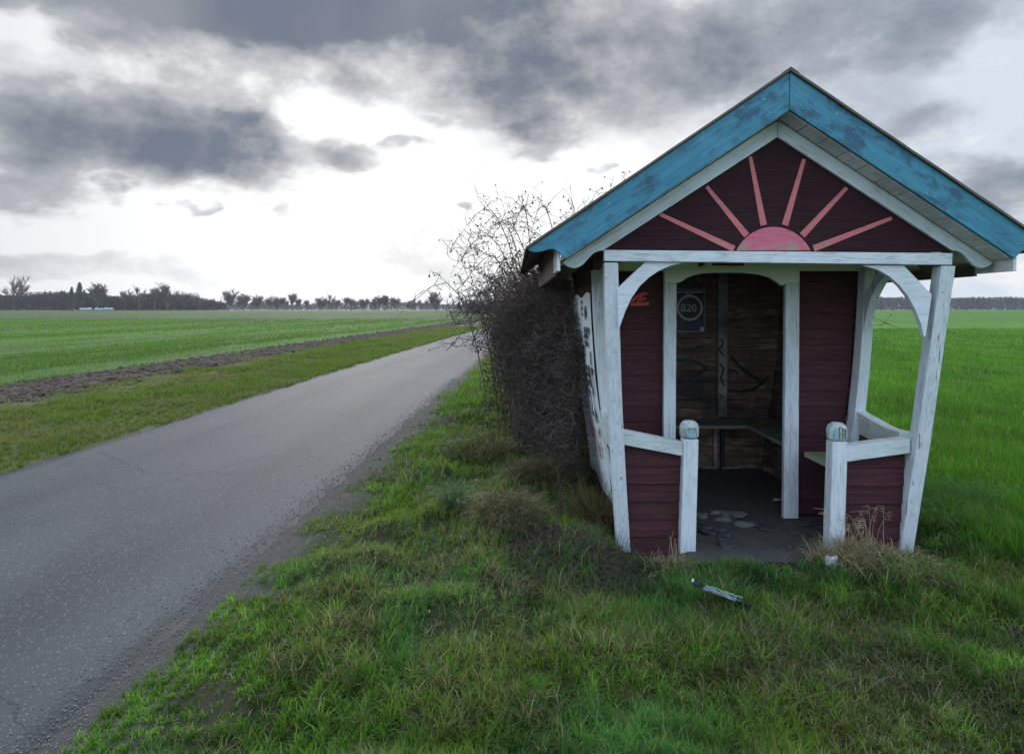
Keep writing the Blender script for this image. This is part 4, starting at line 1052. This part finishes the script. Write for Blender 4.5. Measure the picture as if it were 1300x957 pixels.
crumple('silver_panel', -.095, .075, -.038, .012, 0, flat('silver_foil', (.32, .35, .42), .3, .2, 30, .5))
crumple('green_strip', -.085, .105, .013, .030, .008, flat('green_print', (.12, .30, .16), .4, .5, 25), seed=3)
crumple('red_print', -.02, .06, .031, .042, .008, flat('red_print', (.45, .10, .09), .4, .4, 30), 6, 3, seed=5)
crumple('black_end', .076, .155, -.025, .02, -.005, flat('black_foil', (.015, .017, .025), .3, .3), 6, 5, .02, 7)
crumple('black_end', -.155, -.096, -.03, .025, .004, bpy.data.materials['black_foil'], 6, 5, .02, 9)
crumple('spout', -.162, -.152, -.010, .012, .014, flat('white_plastic', (.7, .72, .75), .35), 3, 4, .004, 2, .012)

# ------------------------------------------------------------------ tussocks, dry tangles, stalks
def tussock(px, py, r, n, hmin, hmax, lean, cols, label, name='grass_tussock', mat='blade', d=None, wd=.0035, dark=None):
    d = d or F * CAMZ / (py - 393); x0 = (px - 650) * d / F; z0 = float(hgt(x0, d))
    rr = r * np.sqrt(rng.random(n)); a = rng.random(n) * 2 * np.pi; x = x0 + rr * np.cos(a); y = d + rr * np.sin(a)
    h = hmin + (hmax - hmin) * rng.random(n); ln = np.clip(rng.normal(lean, .25, n), .05, 1.3)
    col = lerp(cols[0], cols[1], rng.random(n))
    if dark is not None:
        k = rng.random(n) < dark; col[k] = col[k] * .35
    yaw = np.where(rng.random(n) < .55, a + rng.normal(0, .8, n), rng.random(n) * 6.28)
    o = arch_blades(name, x, y, hgt(x, y) - .01, h * 1.15, h * (.35 + ln * .95), wd * (.6 + .8 * rng.random(n)) * 1.5, np.clip(ln * .8 * rng.random(n) + .35 * (ln > .6), 0, 1), yaw, col, M[mat], (x0, d, z0))
    return tag(o, label, 'grass tuft')
DB = (DRY_A, DRY_B)
tussock(577, 668, .10, 420, .12, .24, .75, ((.045, .095, .040), (.14, .20, .10)), 'bluish green arching grass tussock between road and shelter')
tussock(560, 640, .15, 500, .08, .16, .8, ((.07, .14, .02), (.14, .20, .04)), 'yellow green grass tuft just behind the bluish tussock')
tussock(648, 690, .24, 1300, .07, .17, 1.0, ((.10, .085, .045), (.22, .19, .11)), 'straw coloured drooping tussock nearest the pale left post', dark=.3)
tussock(655, 655, .14, 380, .08, .18, .6, ((.08, .16, .03), (.16, .23, .05)), 'fresh green shoots topping the straw coloured tussock')
tussock(690, 625, .30, 2200, .08, .20, 1.0, ((.07, .055, .03), (.18, .15, .085)), 'brown matted tussock in front of the rose bush', dark=.4)
tussock(700, 600, .18, 420, .08, .17, .6, ((.06, .13, .02), (.12, .19, .04)), 'small green tuft on top of the brown matted tussock')
tussock(735, 690, .10, 500, .07, .15, .6, ((.08, .18, .02), (.15, .25, .04)), 'bright green tuft left of the shelter base')
tussock(605, 590, .35, 1500, .08, .20, .8, ((.07, .10, .025), (.20, .18, .09)), 'ragged green and straw tuft at the left foot of the rose bush', dark=.25)
tussock(765, 615, .20, 1500, .10, .30, .7, ((.10, .09, .035), (.20, .16, .08)), 'olive brown tall grass against the shelter left wall', d=5.2, dark=.2)
tussock(722, 724, .36, 3600, .05, .15, 1.1, ((.030, .024, .021), (.13, .105, .085)), 'dark rotting heap of grass in front of the left post', 'withered_grass_heap', 'drygrass')
tussock(800, 722, .22, 1300, .03, .10, .9, ((.020, .045, .020), (.050, .095, .040)), 'dark green low weeds under the left porch panel', 'weed_clump')
tussock(846, 715, .16, 240, .05, .12, .9, DB, 'dry straw stems lying before the left newel post', 'dry_grass_clump', 'drygrass')
tussock(925, 724, .16, 350, .03, .08, .7, ((.06, .13, .02), (.12, .19, .04)), 'small green tuft in front of the porch entrance')
tussock(1062, 716, .17, 420, .05, .16, .7, DB, 'tan dry grass around the right newel post foot', 'dry_grass_clump', 'drygrass')
tussock(1120, 728, .26, 1100, .05, .15, 1.0, DB, 'wide mat of bleached straw under the right porch panel', 'dry_grass_clump', 'drygrass', dark=.15)
tussock(1170, 742, .24, 900, .05, .14, 1.0, ((.12, .10, .05), (.24, .20, .12)), 'brown straw mat right of the right post foot', 'dry_grass_clump', 'drygrass', dark=.3)
tussock(1195, 668, .25, 1200, .10, .24, .9, ((.05, .12, .015), (.12, .20, .03)), 'green combed tussock behind the right post', d=5.0)
tussock(1205, 640, .3, 1300, .14, .28, .8, ((.04, .11, .02), (.09, .19, .04)), 'tall green tussock at the field edge right of the shelter', d=5.5)
tussock(1240, 850, .5, 1300, .05, .13, 1.0, ((.05, .04, .025), (.16, .13, .08)), 'brown withered grass patch in the bottom right corner', 'withered_grass_heap', 'drygrass', dark=.4)
tussock(1030, 855, .35, 800, .05, .13, 1.0, ((.07, .055, .03), (.20, .16, .10)), 'brown withered grass patch at the bottom below the newel posts', 'withered_grass_heap', 'drygrass', dark=.4)
# tall dry grass stalks
def stalks(px, py, n, hs, label, spread=.05, d=None, mat=None, head=True):
    d = d or F * CAMZ / (py - 393); x0 = (px - 650) * d / F; z0 = float(hgt(x0, d)); mb = MB(); rs = random.Random(px)
    for i in range(n):
        bx, by = x0 + rs.gauss(0, spread), d + rs.gauss(0, spread); h = hs * rs.uniform(.6, 1.1); lx, ly = rs.gauss(0, .18) * h, rs.gauss(0, .15) * h
        pts = [(bx + lx * t ** 2, by + ly * t ** 2, z0 + h * (t - .12 * t ** 3)) for t in (0, .25, .5, .75, 1)]
        mb.tube(pts, [.0022, .002, .0016, .0013, .0008], 4)
        if head:
            e = Vector(pts[-1])
            for k in range(5):
                mb.tube([e - Vector((0, 0, .012 * k)), e + Vector((rs.gauss(-.03, .02), rs.gauss(0, .02), rs.uniform(-.02, .015) - .008 * k))], [.0014, .0008], 3)
    o = mb.build('dry_stalks', mat or M['straw'], None, (x0, d, z0)); return tag(o, label, 'dry grass')
M['straw'] = flat('straw', (.30, .24, .15), .8, .3, 30)
stalks(1108, 700, 9, .42, 'tall dry seeded grass stalks in front of the right porch panel', .05, d=4.38)
stalks(1072, 705, 10, .30, 'short dry stalks bristling at the right newel post', .06, d=4.36)
stalks(858, 700, 5, .26, 'few dry stalks leaning by the left newel post', .04, d=4.46, head=False)
stalks(775, 700, 12, .22, 'dark dead stems at the left post foot', .08, d=4.5, mat=M['stalk'], head=False)
# dock with dark seed spike
d_ = 4.62; dk = P(712, 720, d_); dz_ = float(hgt(dk.x, d_))
dock = thing('dead_dock_plant', 'dark dead dock plant with upright knobbly seed spike', 'plant', (dk.x, d_, dz_))
mb = MB(); mb.tube([(dk.x + .01, d_, dz_ - .02), (dk.x, d_, dz_ + .2), (dk.x - .02, d_, dz_ + .42)], [.005, .004, .002], 5); mb.build('stem', M['stalk'], dock)
mb = MB()
for i in range(260):
    t = random.random(); c = Vector((dk.x - .02 * t, d_, dz_ + .10 + .32 * t)); r = .022 * (1 - t * .6)
    e = c + Vector((random.gauss(0, r * .6), random.gauss(0, r * .6), random.gauss(0, .006)))
    q = .0045; mb.add([e + Vector((q, 0, 0)), e + Vector((-q, 0, 0)), e + Vector((0, q, 0)), e + Vector((0, -q, 0)), e + Vector((0, 0, q)), e + Vector((0, 0, -q))], [(0, 2, 4), (2, 1, 4), (1, 3, 4), (3, 0, 4), (2, 0, 5), (1, 2, 5), (3, 1, 5), (0, 3, 5)])
mb.build('seed_head', M['stalk'], dock)
# loose gravel along the road edge
mb = MB(); ico = [(1, 0, 0), (-1, 0, 0), (0, 1, 0), (0, -1, 0), (0, 0, 1), (0, 0, -1)]; icf = [(0, 2, 4), (2, 1, 4), (1, 3, 4), (3, 0, 4), (2, 0, 5), (1, 2, 5), (3, 1, 5), (0, 3, 5)]
for i in range(5200):
    y = 2.2 * (16 / 2.2) ** random.random(); s = 1.68 + random.gauss(0, .10) if random.random() < .8 else random.uniform(-1.7, 2.3)
    if random.random() < .12: s = -1.7 + random.gauss(0, .06)
    x = road_c(y) + s; r = random.uniform(.002, .006) * (1 + y * .04); z = max(float(hgt(x, y)), .006 if abs(s) < 1.66 else -1) + r * .3
    mb.add([(x + a * r * random.uniform(.6, 1.4), y + b * r * random.uniform(.6, 1.4), z + c * r * .7) for a, b, c in ico], icf)
o = mb.build('gravel', flat('loose_gravel', (.15, .145, .14), .85, .6, 80), None, (0, 0, 0)); tag(o, 'loose grit and small gravel along the road edge', 'gravel', kind='stuff')
# dead leaves on the road
rs = random.Random(12)
for px, py, lb in ((374, 560, 'dark soil crumb on the asphalt nearest the far road edge'), (492, 556, 'dark crumb on the asphalt in mid road')):
    d = F * CAMZ / (py - 393); x = (px - 650) * d / F
    pass

# ------------------------------------------------------------------ dog rose thicket
def bush():
    bc = P(690, 560, 8.6)
    root = thing('dog_rose_bush', 'big dark tangled wild rose bush with arching bare stems and hips behind the shelter', 'bush', (bc.x + .3, 8.6, 0))
    st = MB(); tw = MB(); hp = MB(); rs = random.Random(5)
    hips = []
    def in_hut(x, y): return x > .64 and y < 7.25
    def arch(bx, by, dirx, diry, h, reach, r0, twn, seg=9):
        pts = []; wob = [rs.gauss(0, .05) for _ in range(4)]
        for i in range(seg + 1):
            t = i / seg
            z = h * math.sin(min(t * 1.25, 1.0) * math.pi / 2) - h * .42 * max(0, t - .6) ** 1.5 * 2.2
            x = bx + dirx * reach * t ** 1.6 + wob[0] * math.sin(t * 5 + wob[1] * 30); y = by + diry * reach * t ** 1.6 + wob[2] * math.sin(t * 6)
            if in_hut(x, y) and z < 2.9: y = 7.25 + rs.random() * .05 
            pts.append((x, y, max(z, .01)))
        st.tube(pts, [r0 * (1 - .8 * i / seg) for i in range(seg + 1)], 4, False)
        for k in range(twn):
            t = rs.uniform(.3, 1.0); i = min(int(t * seg), seg - 1); f = t * seg - i
            p = Vector(pts[i]).lerp(Vector(pts[i + 1]), f); L = rs.uniform(.12, .42)
            dd = Vector((rs.gauss(0, 1), rs.gauss(0, 1), rs.gauss(.25, .8))).normalized(); q = p + dd * L * .5 + Vector((0, 0, .02)); e = q + (dd + Vector((rs.gauss(0, .5), rs.gauss(0, .5), rs.gauss(-.1, .5)))).normalized() * L * .5
            if in_hut(e.x, e.y): continue
            tw.tube([p, q, e], [.0038, .0030, .0018], 3, False)
            for m in range(rs.choice((1, 2, 3))):
                a = q.lerp(e, rs.random()); b = a + Vector((rs.gauss(0, .06), rs.gauss(0, .06), rs.gauss(.01, .05))); tw.tube([a, b], [.0022, .0015], 3, False)
                if rs.random() < .40: hips.append(b)
    # core stems
    for i in range(300):
        by = rs.uniform(7.1, 11.5); u = (by - 7.1) / 4.4
        bx = rs.uniform(-.22 + .15 * u, 2.9)
        if by < 7.6 and bx > .2: bx = rs.uniform(.0, .40)
        if rs.random() < .35: bx = rs.uniform(.0, .7)
        a = rs.random() * 6.28; h = rs.uniform(1.4, 2.1) + (.3 if bx > .35 else 0)
        arch(bx, by, math.cos(a), math.sin(a), h, rs.uniform(.4, 1.2), rs.uniform(.005, .010), 12)
    # the long arching sprays to the left and over the roof
    for (bx, by, dx_, dy_, h, re, n) in ((.35, 8.2, -1, 0, 2.95, 1.15, 30), (.30, 8.4, -1, .1, 2.65, 1.05, 34), (.2, 8.6, -1, -.1, 2.4, .9, 30), (.45, 8.0, -.7, 0, 2.95, .9, 30),
                                         (.6, 8.2, -.5, .1, 3.0, .7, 30), (.7, 8.3, .2, 0, 2.9, .6, 26), (.9, 8.5, .3, 0, 3.1, .5, 22), (1.15, 8.6, .2, 0, 3.25, .4, 16), (1.4, 8.8, .5, 0, 3.5, .6, 10), (1.65, 8.6, .2, 0, 3.55, .35, 12),
                                         (.1, 8.8, -1, 0, 2.1, .6, 22), (.5, 8.3, -1, .2, 2.8, 1.0, 24), (.35, 9.0, -1, 0, 2.9, .9, 20), (2.6, 8.2, 1, 0, 1.75, 2.1, 18), (2.5, 8.0, 1, 0, 1.6, 1.7, 18), (0, 8.3, -1, 0, 1.5, .3, 14)):
        arch(bx, by, dx_, dy_, h, re, .010, n + 6, 14)
    # dense inner tangle of short twigs
    for i in range(46000):
        y = rs.uniform(7.05, 12.0); u = (y - 7.1) / 4.9
        xl = -.25 + .08 * u; x = rs.uniform(xl, 1.2) if rs.random() < .8 else rs.uniform(.5, 3.0)
        if i % 5 == 0: y = rs.uniform(5.9, 7.15); xl = .02 + (7.1 - y) * .42; x = rs.uniform(xl, .58)
        top = 1.72 + (.18 if x > .25 else 0) + .26 * math.sin(x * 4 + y) + .10 * math.sin(y * 7) + .018 * (y - 7) * 8 * .6
        el_ = (x - xl) / .35
        topl = top * min(1.0, .62 + .38 * el_) if el_ < 1 else top
        z = topl * rs.random() ** .8
        # lower part pulls back
        if z < 1.1 and y > 7.1 and x < xl + .62 * (1 - z / 1.1) ** 1.3 + .06 * math.sin(y * 9): continue
        if in_hut(x, y) or (y < 7.1 and x > X0 - hw(min(z, 1.9)) - .05): continue
        L = rs.uniform(.05, .20); dd = Vector((rs.gauss(0, 1), rs.gauss(0, 1), rs.gauss(.2, 1))).normalized() * L; p = Vector((x, y, z))
        tw.tube([p, p + dd * .5 + Vector((rs.gauss(0, .012), 0, rs.gauss(0, .012))), p + dd], [.0030, .0024, .0012], 3, False)
        if z > topl * .85 and rs.random() < .12: hips.append(p + dd)
    for h_ in hips:
        if in_hut(h_.x, h_.y): continue
        r = rs.uniform(.008, .016); hp.add([h_ + Vector((a * r * .8, b * r * .8, c * r * 1.25)) for a, b, c in ico], icf)
    st.build('stems', M['stem'], root); tw.build('twigs', M['stem'], root); hp.build('hips', M['hip'], root)
    # withered leaves
    n = 26000; y = rng.uniform(7.05, 12, n); u = (y - 7.1) / 4.9; x = rng.uniform(-.35, 1.3, n) + .08 * u; z = rng.random(n) ** .8 * (1.95 + .3 * np.sin(x * 4 + y))
    ok = ~((x > .45) & (y < 7.25)) & (z > .05) & ~((x < -.1) & (z > 1.6)); x, y, z = x[ok], y[ok], z[ok]; n = len(x)
    col = lerp((.025, .019, .012), (.10, .070, .038), rng.random(n)); k = rng.random(n) < .06; col[k] = np.array([.07, .095, .025])
    lo = blades('leaves', x, y, z, rng.uniform(.02, .045, n), rng.uniform(.010, .022, n), rng.uniform(.3, 1.2, n), col, M['leaf'], parent=root, origin=tuple(root.location))
bush()

# ------------------------------------------------------------------ far trees
def bare_tree(seed, H, spread, levels=5, trunk_h=.32, r0=None, kids=(3, 4)):
    rs = random.Random(seed); tr = MB(); cr = MB(); r0 = r0 or H * .026
    def grow(p, d, L, r, lv):
        n = 3; pts = [p]; q = p.copy(); dd = d.copy()
        for i in range(n):
            dd = (dd + Vector((rs.gauss(0, .12), rs.gauss(0, .12), rs.gauss(.04, .08)))).normalized(); q = q + dd * L / n; pts.append(q.copy())
        (tr if lv <= 0 else cr).tube(pts, [r * (1 - .35 * i / n) for i in range(n + 1)], 5 if lv < 2 else 3, False)
        if lv >= levels: return
        for k in range(rs.randint(*kids)):
            t = rs.uniform(.45, 1.0) if lv else rs.uniform(.6, 1.0); b = pts[min(n, int(t * n) + (1 if t > .9 else 0))]
            a = rs.random() * 6.28; side = Vector((math.cos(a), math.sin(a), 0)) * spread
            nd = (dd * .75 + side * rs.uniform(.6, 1.1) + Vector((0, 0, .30))).normalized()
            grow(b, nd, L * rs.uniform(.60, .82), r * .64, lv + 1)
        grow(pts[-1], (dd + Vector((rs.gauss(0, .15), rs.gauss(0, .15), 0))).normalized(), L * .72, r * .62, lv + 1)
    grow(Vector((0, 0, -.2)), Vector((0, 0, 1)), H * trunk_h, r0, 0)
    return tr, cr
def fir(seed, H, wid):
    rs = random.Random(seed); tr = MB(); cr = MB(); tr.tube([(0, 0, -.2), (0, 0, H * .97)], [H * .02, H * .004], 5)
    for i in range(900):
        t = rs.random() ** .75; z = H * (.12 + .88 * (1 - t) if False else .1 + .9 * rs.random()); k = (1 - z / H)
        r = wid * (k ** .8 + .04) * rs.uniform(.25, 1.0); a = rs.random() * 6.28; c = Vector((math.cos(a) * r, math.sin(a) * r, z - r * .22)); s = H * rs.uniform(.018, .045)
        dv = Vector((math.cos(a), math.sin(a), -.35)).normalized(); sd = Vector((-math.sin(a), math.cos(a), .2 * rs.gauss(0, 1)))
        cr.add([c - dv * s + sd * s * .5, c - dv * s - sd * s * .5, c + dv * s * 1.3, c + Vector((0, 0, s * .7))], [(0, 1, 2), (0, 3, 2), (1, 2, 3)])
    return tr, cr
KINDS = {}
def add_kind(key, name, parts, matT, matC): KINDS[key] = (name, parts, matT, matC)
def scaled_mesh(mb, nm, mat):
    me = bpy.data.meshes.new(nm); me.from_pydata(mb.v, [], mb.f); me.materials.append(mat); return me
PROTO = {}
LIGHT = {}
for key, args in {'broad': ('bare_tree', bare_tree(1, 10, .95, 4)), 'broad2': ('bare_tree', bare_tree(8, 10, 1.1, 4, .26)), 'tall': ('bare_tree', bare_tree(3, 10, .62, 4, .30, None, (4, 5))), 'round': ('bare_tree', bare_tree(5, 10, .95, 4, .28, None, (4, 6))),
                  'slim': ('bare_tree', bare_tree(9, 10, .45, 4, .34, None, (3, 5))), 'fir': ('conifer_tree', fir(4, 10, 2.3))}.items():
    nm, (t_, c_) = args
    mc = M['firn'] if key == 'fir' else M['twig']
    mt_, mcr = scaled_mesh(t_, 'trunk', M['bark']), scaled_mesh(c_, 'crown', mc)
    hh_ = max(v[2] for v in c_.v); PROTO[key] = (nm, mt_, mcr, hh_, t_, c_)
    print(key, len(t_.f) + len(c_.f), round(hh_, 2))
def plant_tree(key, px, ytop, d, label, group=None, wide=1.0, ybase=393):
    wide *= random.uniform(.85, 1.25)
    nm, mt_, mcr, hh_, _, _ = PROTO[key]; zb = float(rise(d)); H = CAMZ - zb + (393 - ytop) * d / F; s = H / hh_
    r = thing(nm, label, 'tree', ((px - 650) * d / F, d, zb), (0, 0, random.random() * 6.28), group)
    for n_, me in (('trunk', mt_), ('crown', mcr)):
        o = bpy.data.objects.new(n_, me); C.objects.link(o); o.parent = r; o.scale = (s * wide, s * wide, s)
    return r
rw0 = random.Random(77)
G1 = 'bare trees beyond the left field'
plant_tree('broad', 18, 347, 230, 'tall wide bare tree rising above the wood at the far left edge', G1, 1.0)
plant_tree('fir', 101, 358, 225, 'dark pointed conifer, tallest one above the left wood', 'conifers in the left wood', 1.2)
plant_tree('fir', 91, 364, 226, 'smaller dark conifer just left of the tallest one', 'conifers in the left wood', 1.1)
plant_tree('fir', 133, 371, 226, 'little dark conifer right of the twin-stemmed bare tree', 'conifers in the left wood', 1.1)
plant_tree('tall', 123, 358, 226, 'bare tree with upright forked crown right of the tallest conifer', G1, 1.1)
plant_tree('round', 158, 366, 226, 'low bare tree at the left of the gap-crowned group over the wood', G1)
plant_tree('broad2', 176, 361, 224, 'broad bare tree rising mid wood between two lower ones', G1)
plant_tree('tall', 197, 363, 226, 'thin bare tree left of the domed crown over the wood', G1)
plant_tree('round', 212, 358, 222, 'tall bare tree with domed crown and pale trunk in the wood', G1)
plant_tree('round', 236, 369, 228, 'low bare tree right of the domed crown', G1); plant_tree('broad', 251, 370, 224, 'spreading bare tree at the right end of the dark wood', G1)
line = [(273, 378, 'slim'), (290, 366, 'round'), (303, 371, 'broad'), (310, 373, 'tall'), (321, 376, 'slim'), (329, 373, 'round'), (341, 377, 'slim'), (352, 374, 'broad2'), (363, 376, 'slim'), (371, 371, 'tall'), (382, 378, 'slim'), (390, 380, 'tall'),
        (406, 376, 'round'), (421, 372, 'broad2'), (440, 376, 'slim'), (446, 377, 'tall'), (460, 378, 'round'), (474, 377, 'slim'), (481, 374, 'tall'), (488, 374, 'tall'), (497, 376, 'slim'), (505, 377, 'tall'), (523, 381, 'round'), (536, 384, 'broad2')]
for i, (px, yt, k) in enumerate(line):
    plant_tree(k, px, yt, 240 + 14 * math.sin(i * 2.3), 'bare grey tree in the open row along the far side of the left field', 'row of bare trees beyond the left field', 1.15)
plant_tree('round', 554, 367.5, 200, 'lone round-crowned bare tree at the right end of the far row', None, .95)
for i in range(22):
    plant_tree(rw0.choice(['slim', 'tall', 'slim', 'round']), rw0.uniform(268, 548), rw0.uniform(377, 384), 262 + rw0.uniform(-8, 30), 'bare grey tree in the open row along the far side of the left field', 'row of bare trees beyond the left field', 1.1)
# shrubs far right of the row
plant_tree('round', 600, 379, 150, 'low bare tree at the road bend left of the rose bush', None, 1.3); plant_tree('broad2', 622, 376, 140, 'dense bare tree half behind the rose bush sprays', None, 1.2); plant_tree('fir', 628, 376, 138, 'dark conifer behind the rose bush sprays', None, 1.3)
# reddish heap
mb = MB(); hd = 150; hx = (609 - 650) * hd / F
for i in range(900):
    a = random.random() * 6.28; r = 3.2 * math.sqrt(random.random()); z = float(rise(hd)) + 1.3 * (1 - (r / 3.3) ** 2) * random.random() ** .5; x = hx + r * math.cos(a); y = hd + r * math.sin(a); s = random.uniform(.12, .35)
    mb.add([(x - s, y, z), (x + s, y, z + random.gauss(0, .1)), (x + random.gauss(0, .1), y + s * .5, z + s), (x, y - s, z + s * .3)], [(0, 1, 2), (0, 1, 3), (1, 2, 3)])
o = mb.build('brush_heap', M['rusty'], None, (hx, hd, 0)); tag(o, 'low rusty brown brush heap where the road bends away', 'brush heap')

def merge_wood(name, items, matC, label, under=None):
    vs = []; fs = []; b = 0
    for key, x, y, s, wd in items:
        mbp = PROTO[key][5]; 
        if key not in CACHE: CACHE[key] = (np.array(PROTO[key][4].v + mbp.v), [tuple(f) for f in PROTO[key][4].f] + [tuple(i + len(PROTO[key][4].v) for i in f) for f in mbp.f])
        v, f = CACHE[key]; a = random.random() * 6.28; c, s_ = math.cos(a), math.sin(a)
        vv = np.stack([(v[:, 0] * c - v[:, 1] * s_) * s * wd + x, (v[:, 0] * s_ + v[:, 1] * c) * s * wd + y, v[:, 2] * s + 1.32], -1)
        vs.append(vv); fs += [tuple(i + b for i in q) for q in f]; b += len(v)
    if under:
        x0, x1, y0, y1, hgt_f, n, sz = under; r_ = random.Random(3); uv = []; 
        for i in range(n):
            x = r_.uniform(x0, x1); y = r_.uniform(y0, y1); z = 1.3 + hgt_f(x) * r_.random() ** .8; s = sz * r_.uniform(.5, 1.3)
            d1 = Vector((r_.gauss(0, 1), r_.gauss(0, 1), r_.gauss(0, 1))).normalized() * s; d2 = Vector((r_.gauss(0, 1), r_.gauss(0, 1), r_.gauss(0, 1))).normalized() * s * .6
            p = Vector((x, y, z)); uv += [p - d1, p + d2, p + d1]; fs.append((b, b + 1, b + 2)); b += 3
        vs.append(np.array([tuple(q) for q in uv]))
    V = np.concatenate(vs); me = bpy.data.meshes.new(name); me.from_pydata(V.tolist(), [], fs); me.materials.append(matC)
    o = bpy.data.objects.new(name, me); C.objects.link(o); tag(o, label, 'wood', kind='stuff'); return o
CACHE = {}
M['woodmass'] = flat('winter_wood', (.030, .026, .027), .95, .35, .12)
M['woodmass2'] = flat('distant_conifer_wood', (.026, .030, .032), .95, .3, .05)
def X(px, d): return (px - 650) * d / F
rw = random.Random(21)
def topL(px): return float(np.interp(px, [-90, 0, 40, 90, 130, 150, 210, 230, 255, 275], [372, 373, 374, 368, 374, 377, 371, 374, 381, 386]))
items = []
for i in range(70):
    px = rw.uniform(-90, 268); d = rw.uniform(228, 262); H = .28 + (393 - topL(px) + rw.gauss(0, 1.5)) * d / F; k = rw.choice(['slim', 'slim', 'fir', 'slim', 'fir']); items.append((k, X(px, d), d, max(H, 2) / PROTO[k][3], rw.uniform(.7, 1.1)))
merge_wood('woodland', items, M['woodmass'], 'dark mixed wood closing off the left field', (X(-100, 230), X(272, 245), 228, 258, lambda x: max(1.0, (393 - topL(650 + x * F / 243)) * 243 / F * .86 + .4), 42000, .55))
items = []
for i in range(60):
    px = rw.uniform(265, 640); d = rw.uniform(420, 520); H = .28 + (393 - 381 + rw.gauss(0, 1.5)) * d / F; k = rw.choice(['slim', 'slim', 'fir']); items.append((k, X(px, d), d, H / PROTO[k][3], 1.0))
merge_wood('woodland', items, M['woodmass2'], 'hazy grey wood far behind the row of bare trees', (X(255, 470), X(760, 470), 440, 520, lambda x: 4.6 + 1.0 * math.sin(x * .05), 26000, .8))
items = []
for i in range(110):
    px = rw.uniform(1040, 1420); d = rw.uniform(400, 470); H = .28 + (393 - 377 + rw.gauss(0, .8)) * d / F; k = rw.choice(['fir', 'fir', 'slim', 'slim']); items.append((k, X(px, d), d, H / PROTO[k][3], .9))
merge_wood('woodland', items, M['woodmass2'], 'long dark wood along the horizon behind the right field', (X(1000, 430), X(1480, 430), 405, 470, lambda x: 7.4 + .5 * math.sin(x * .11), 42000, .8))
# thin mast on the far horizon
md = 500; mx_ = X(527, md); mb = MB(); mb.tube([(mx_, md, 1.3), (mx_, md, 14)], [.35, .2], 6); o = mb.build('radio_mast', flat('mast_steel', (.2, .2, .21), .6), None, (mx_, md, 0)); tag(o, 'thin grey mast poking above the far wood', 'mast')
# wrapped bales
M['bale'] = flat('pale_bale_wrap', (.36, .42, .47), .4, .2, 3)
labels = ['first pale blue wrapped bale from the left before the wood', 'second pale wrapped bale from the left before the wood', 'third pale wrapped bale, last before the gap in the row', 'first wrapped bale right of the gap in the row', 'second wrapped bale right of the gap', 'third wrapped bale right of the gap', 'rightmost wrapped bale before the wood']
for i, px in enumerate((104, 109, 114, 123, 129, 135, 141)):
    d = 214; mb = MB(); x = X(px, d); n = 12; r = random.uniform(.38, .52)
    prof = [(-.60, .85), (-.55, .97), (-.3, 1), (.3, 1), (.55, .97), (.60, .85)]
    zb_ = float(rise(d)); mb.tube([(x + a, d, zb_ + r * .93) for a, _ in prof], [r * k for _, k in prof], n)
    o = mb.build('wrapped_bale', M['bale'], None, (x, d, zb_), smooth=True); tag(o, labels[i], 'bale', 'wrapped bales before the wood'); o.rotation_euler = (0, 0, random.gauss(0, .1))

# ------------------------------------------------------------------ haze
def haze():
    mb = MB(); mb.box(-3000, 3000, -80, 3400, -1.2, 22)
    m = bpy.data.materials.new('haze'); m.use_nodes = True; t = NT(m.node_tree); t.n.remove(t.n['Principled BSDF'])
    v = t.n.new('ShaderNodeVolumePrincipled'); v.inputs['Color'].default_value = (.92, .93, .96, 1); v.inputs['Density'].default_value = .00032; v.inputs['Anisotropy'].default_value = .3
    t.l.new(v.outputs[0], t.n['Material Output'].inputs['Volume'])
    o = mb.build('haze', m, None, (0, 0, 0)); tag(o, 'thin winter haze over the fields', 'haze', kind='stuff')
haze()
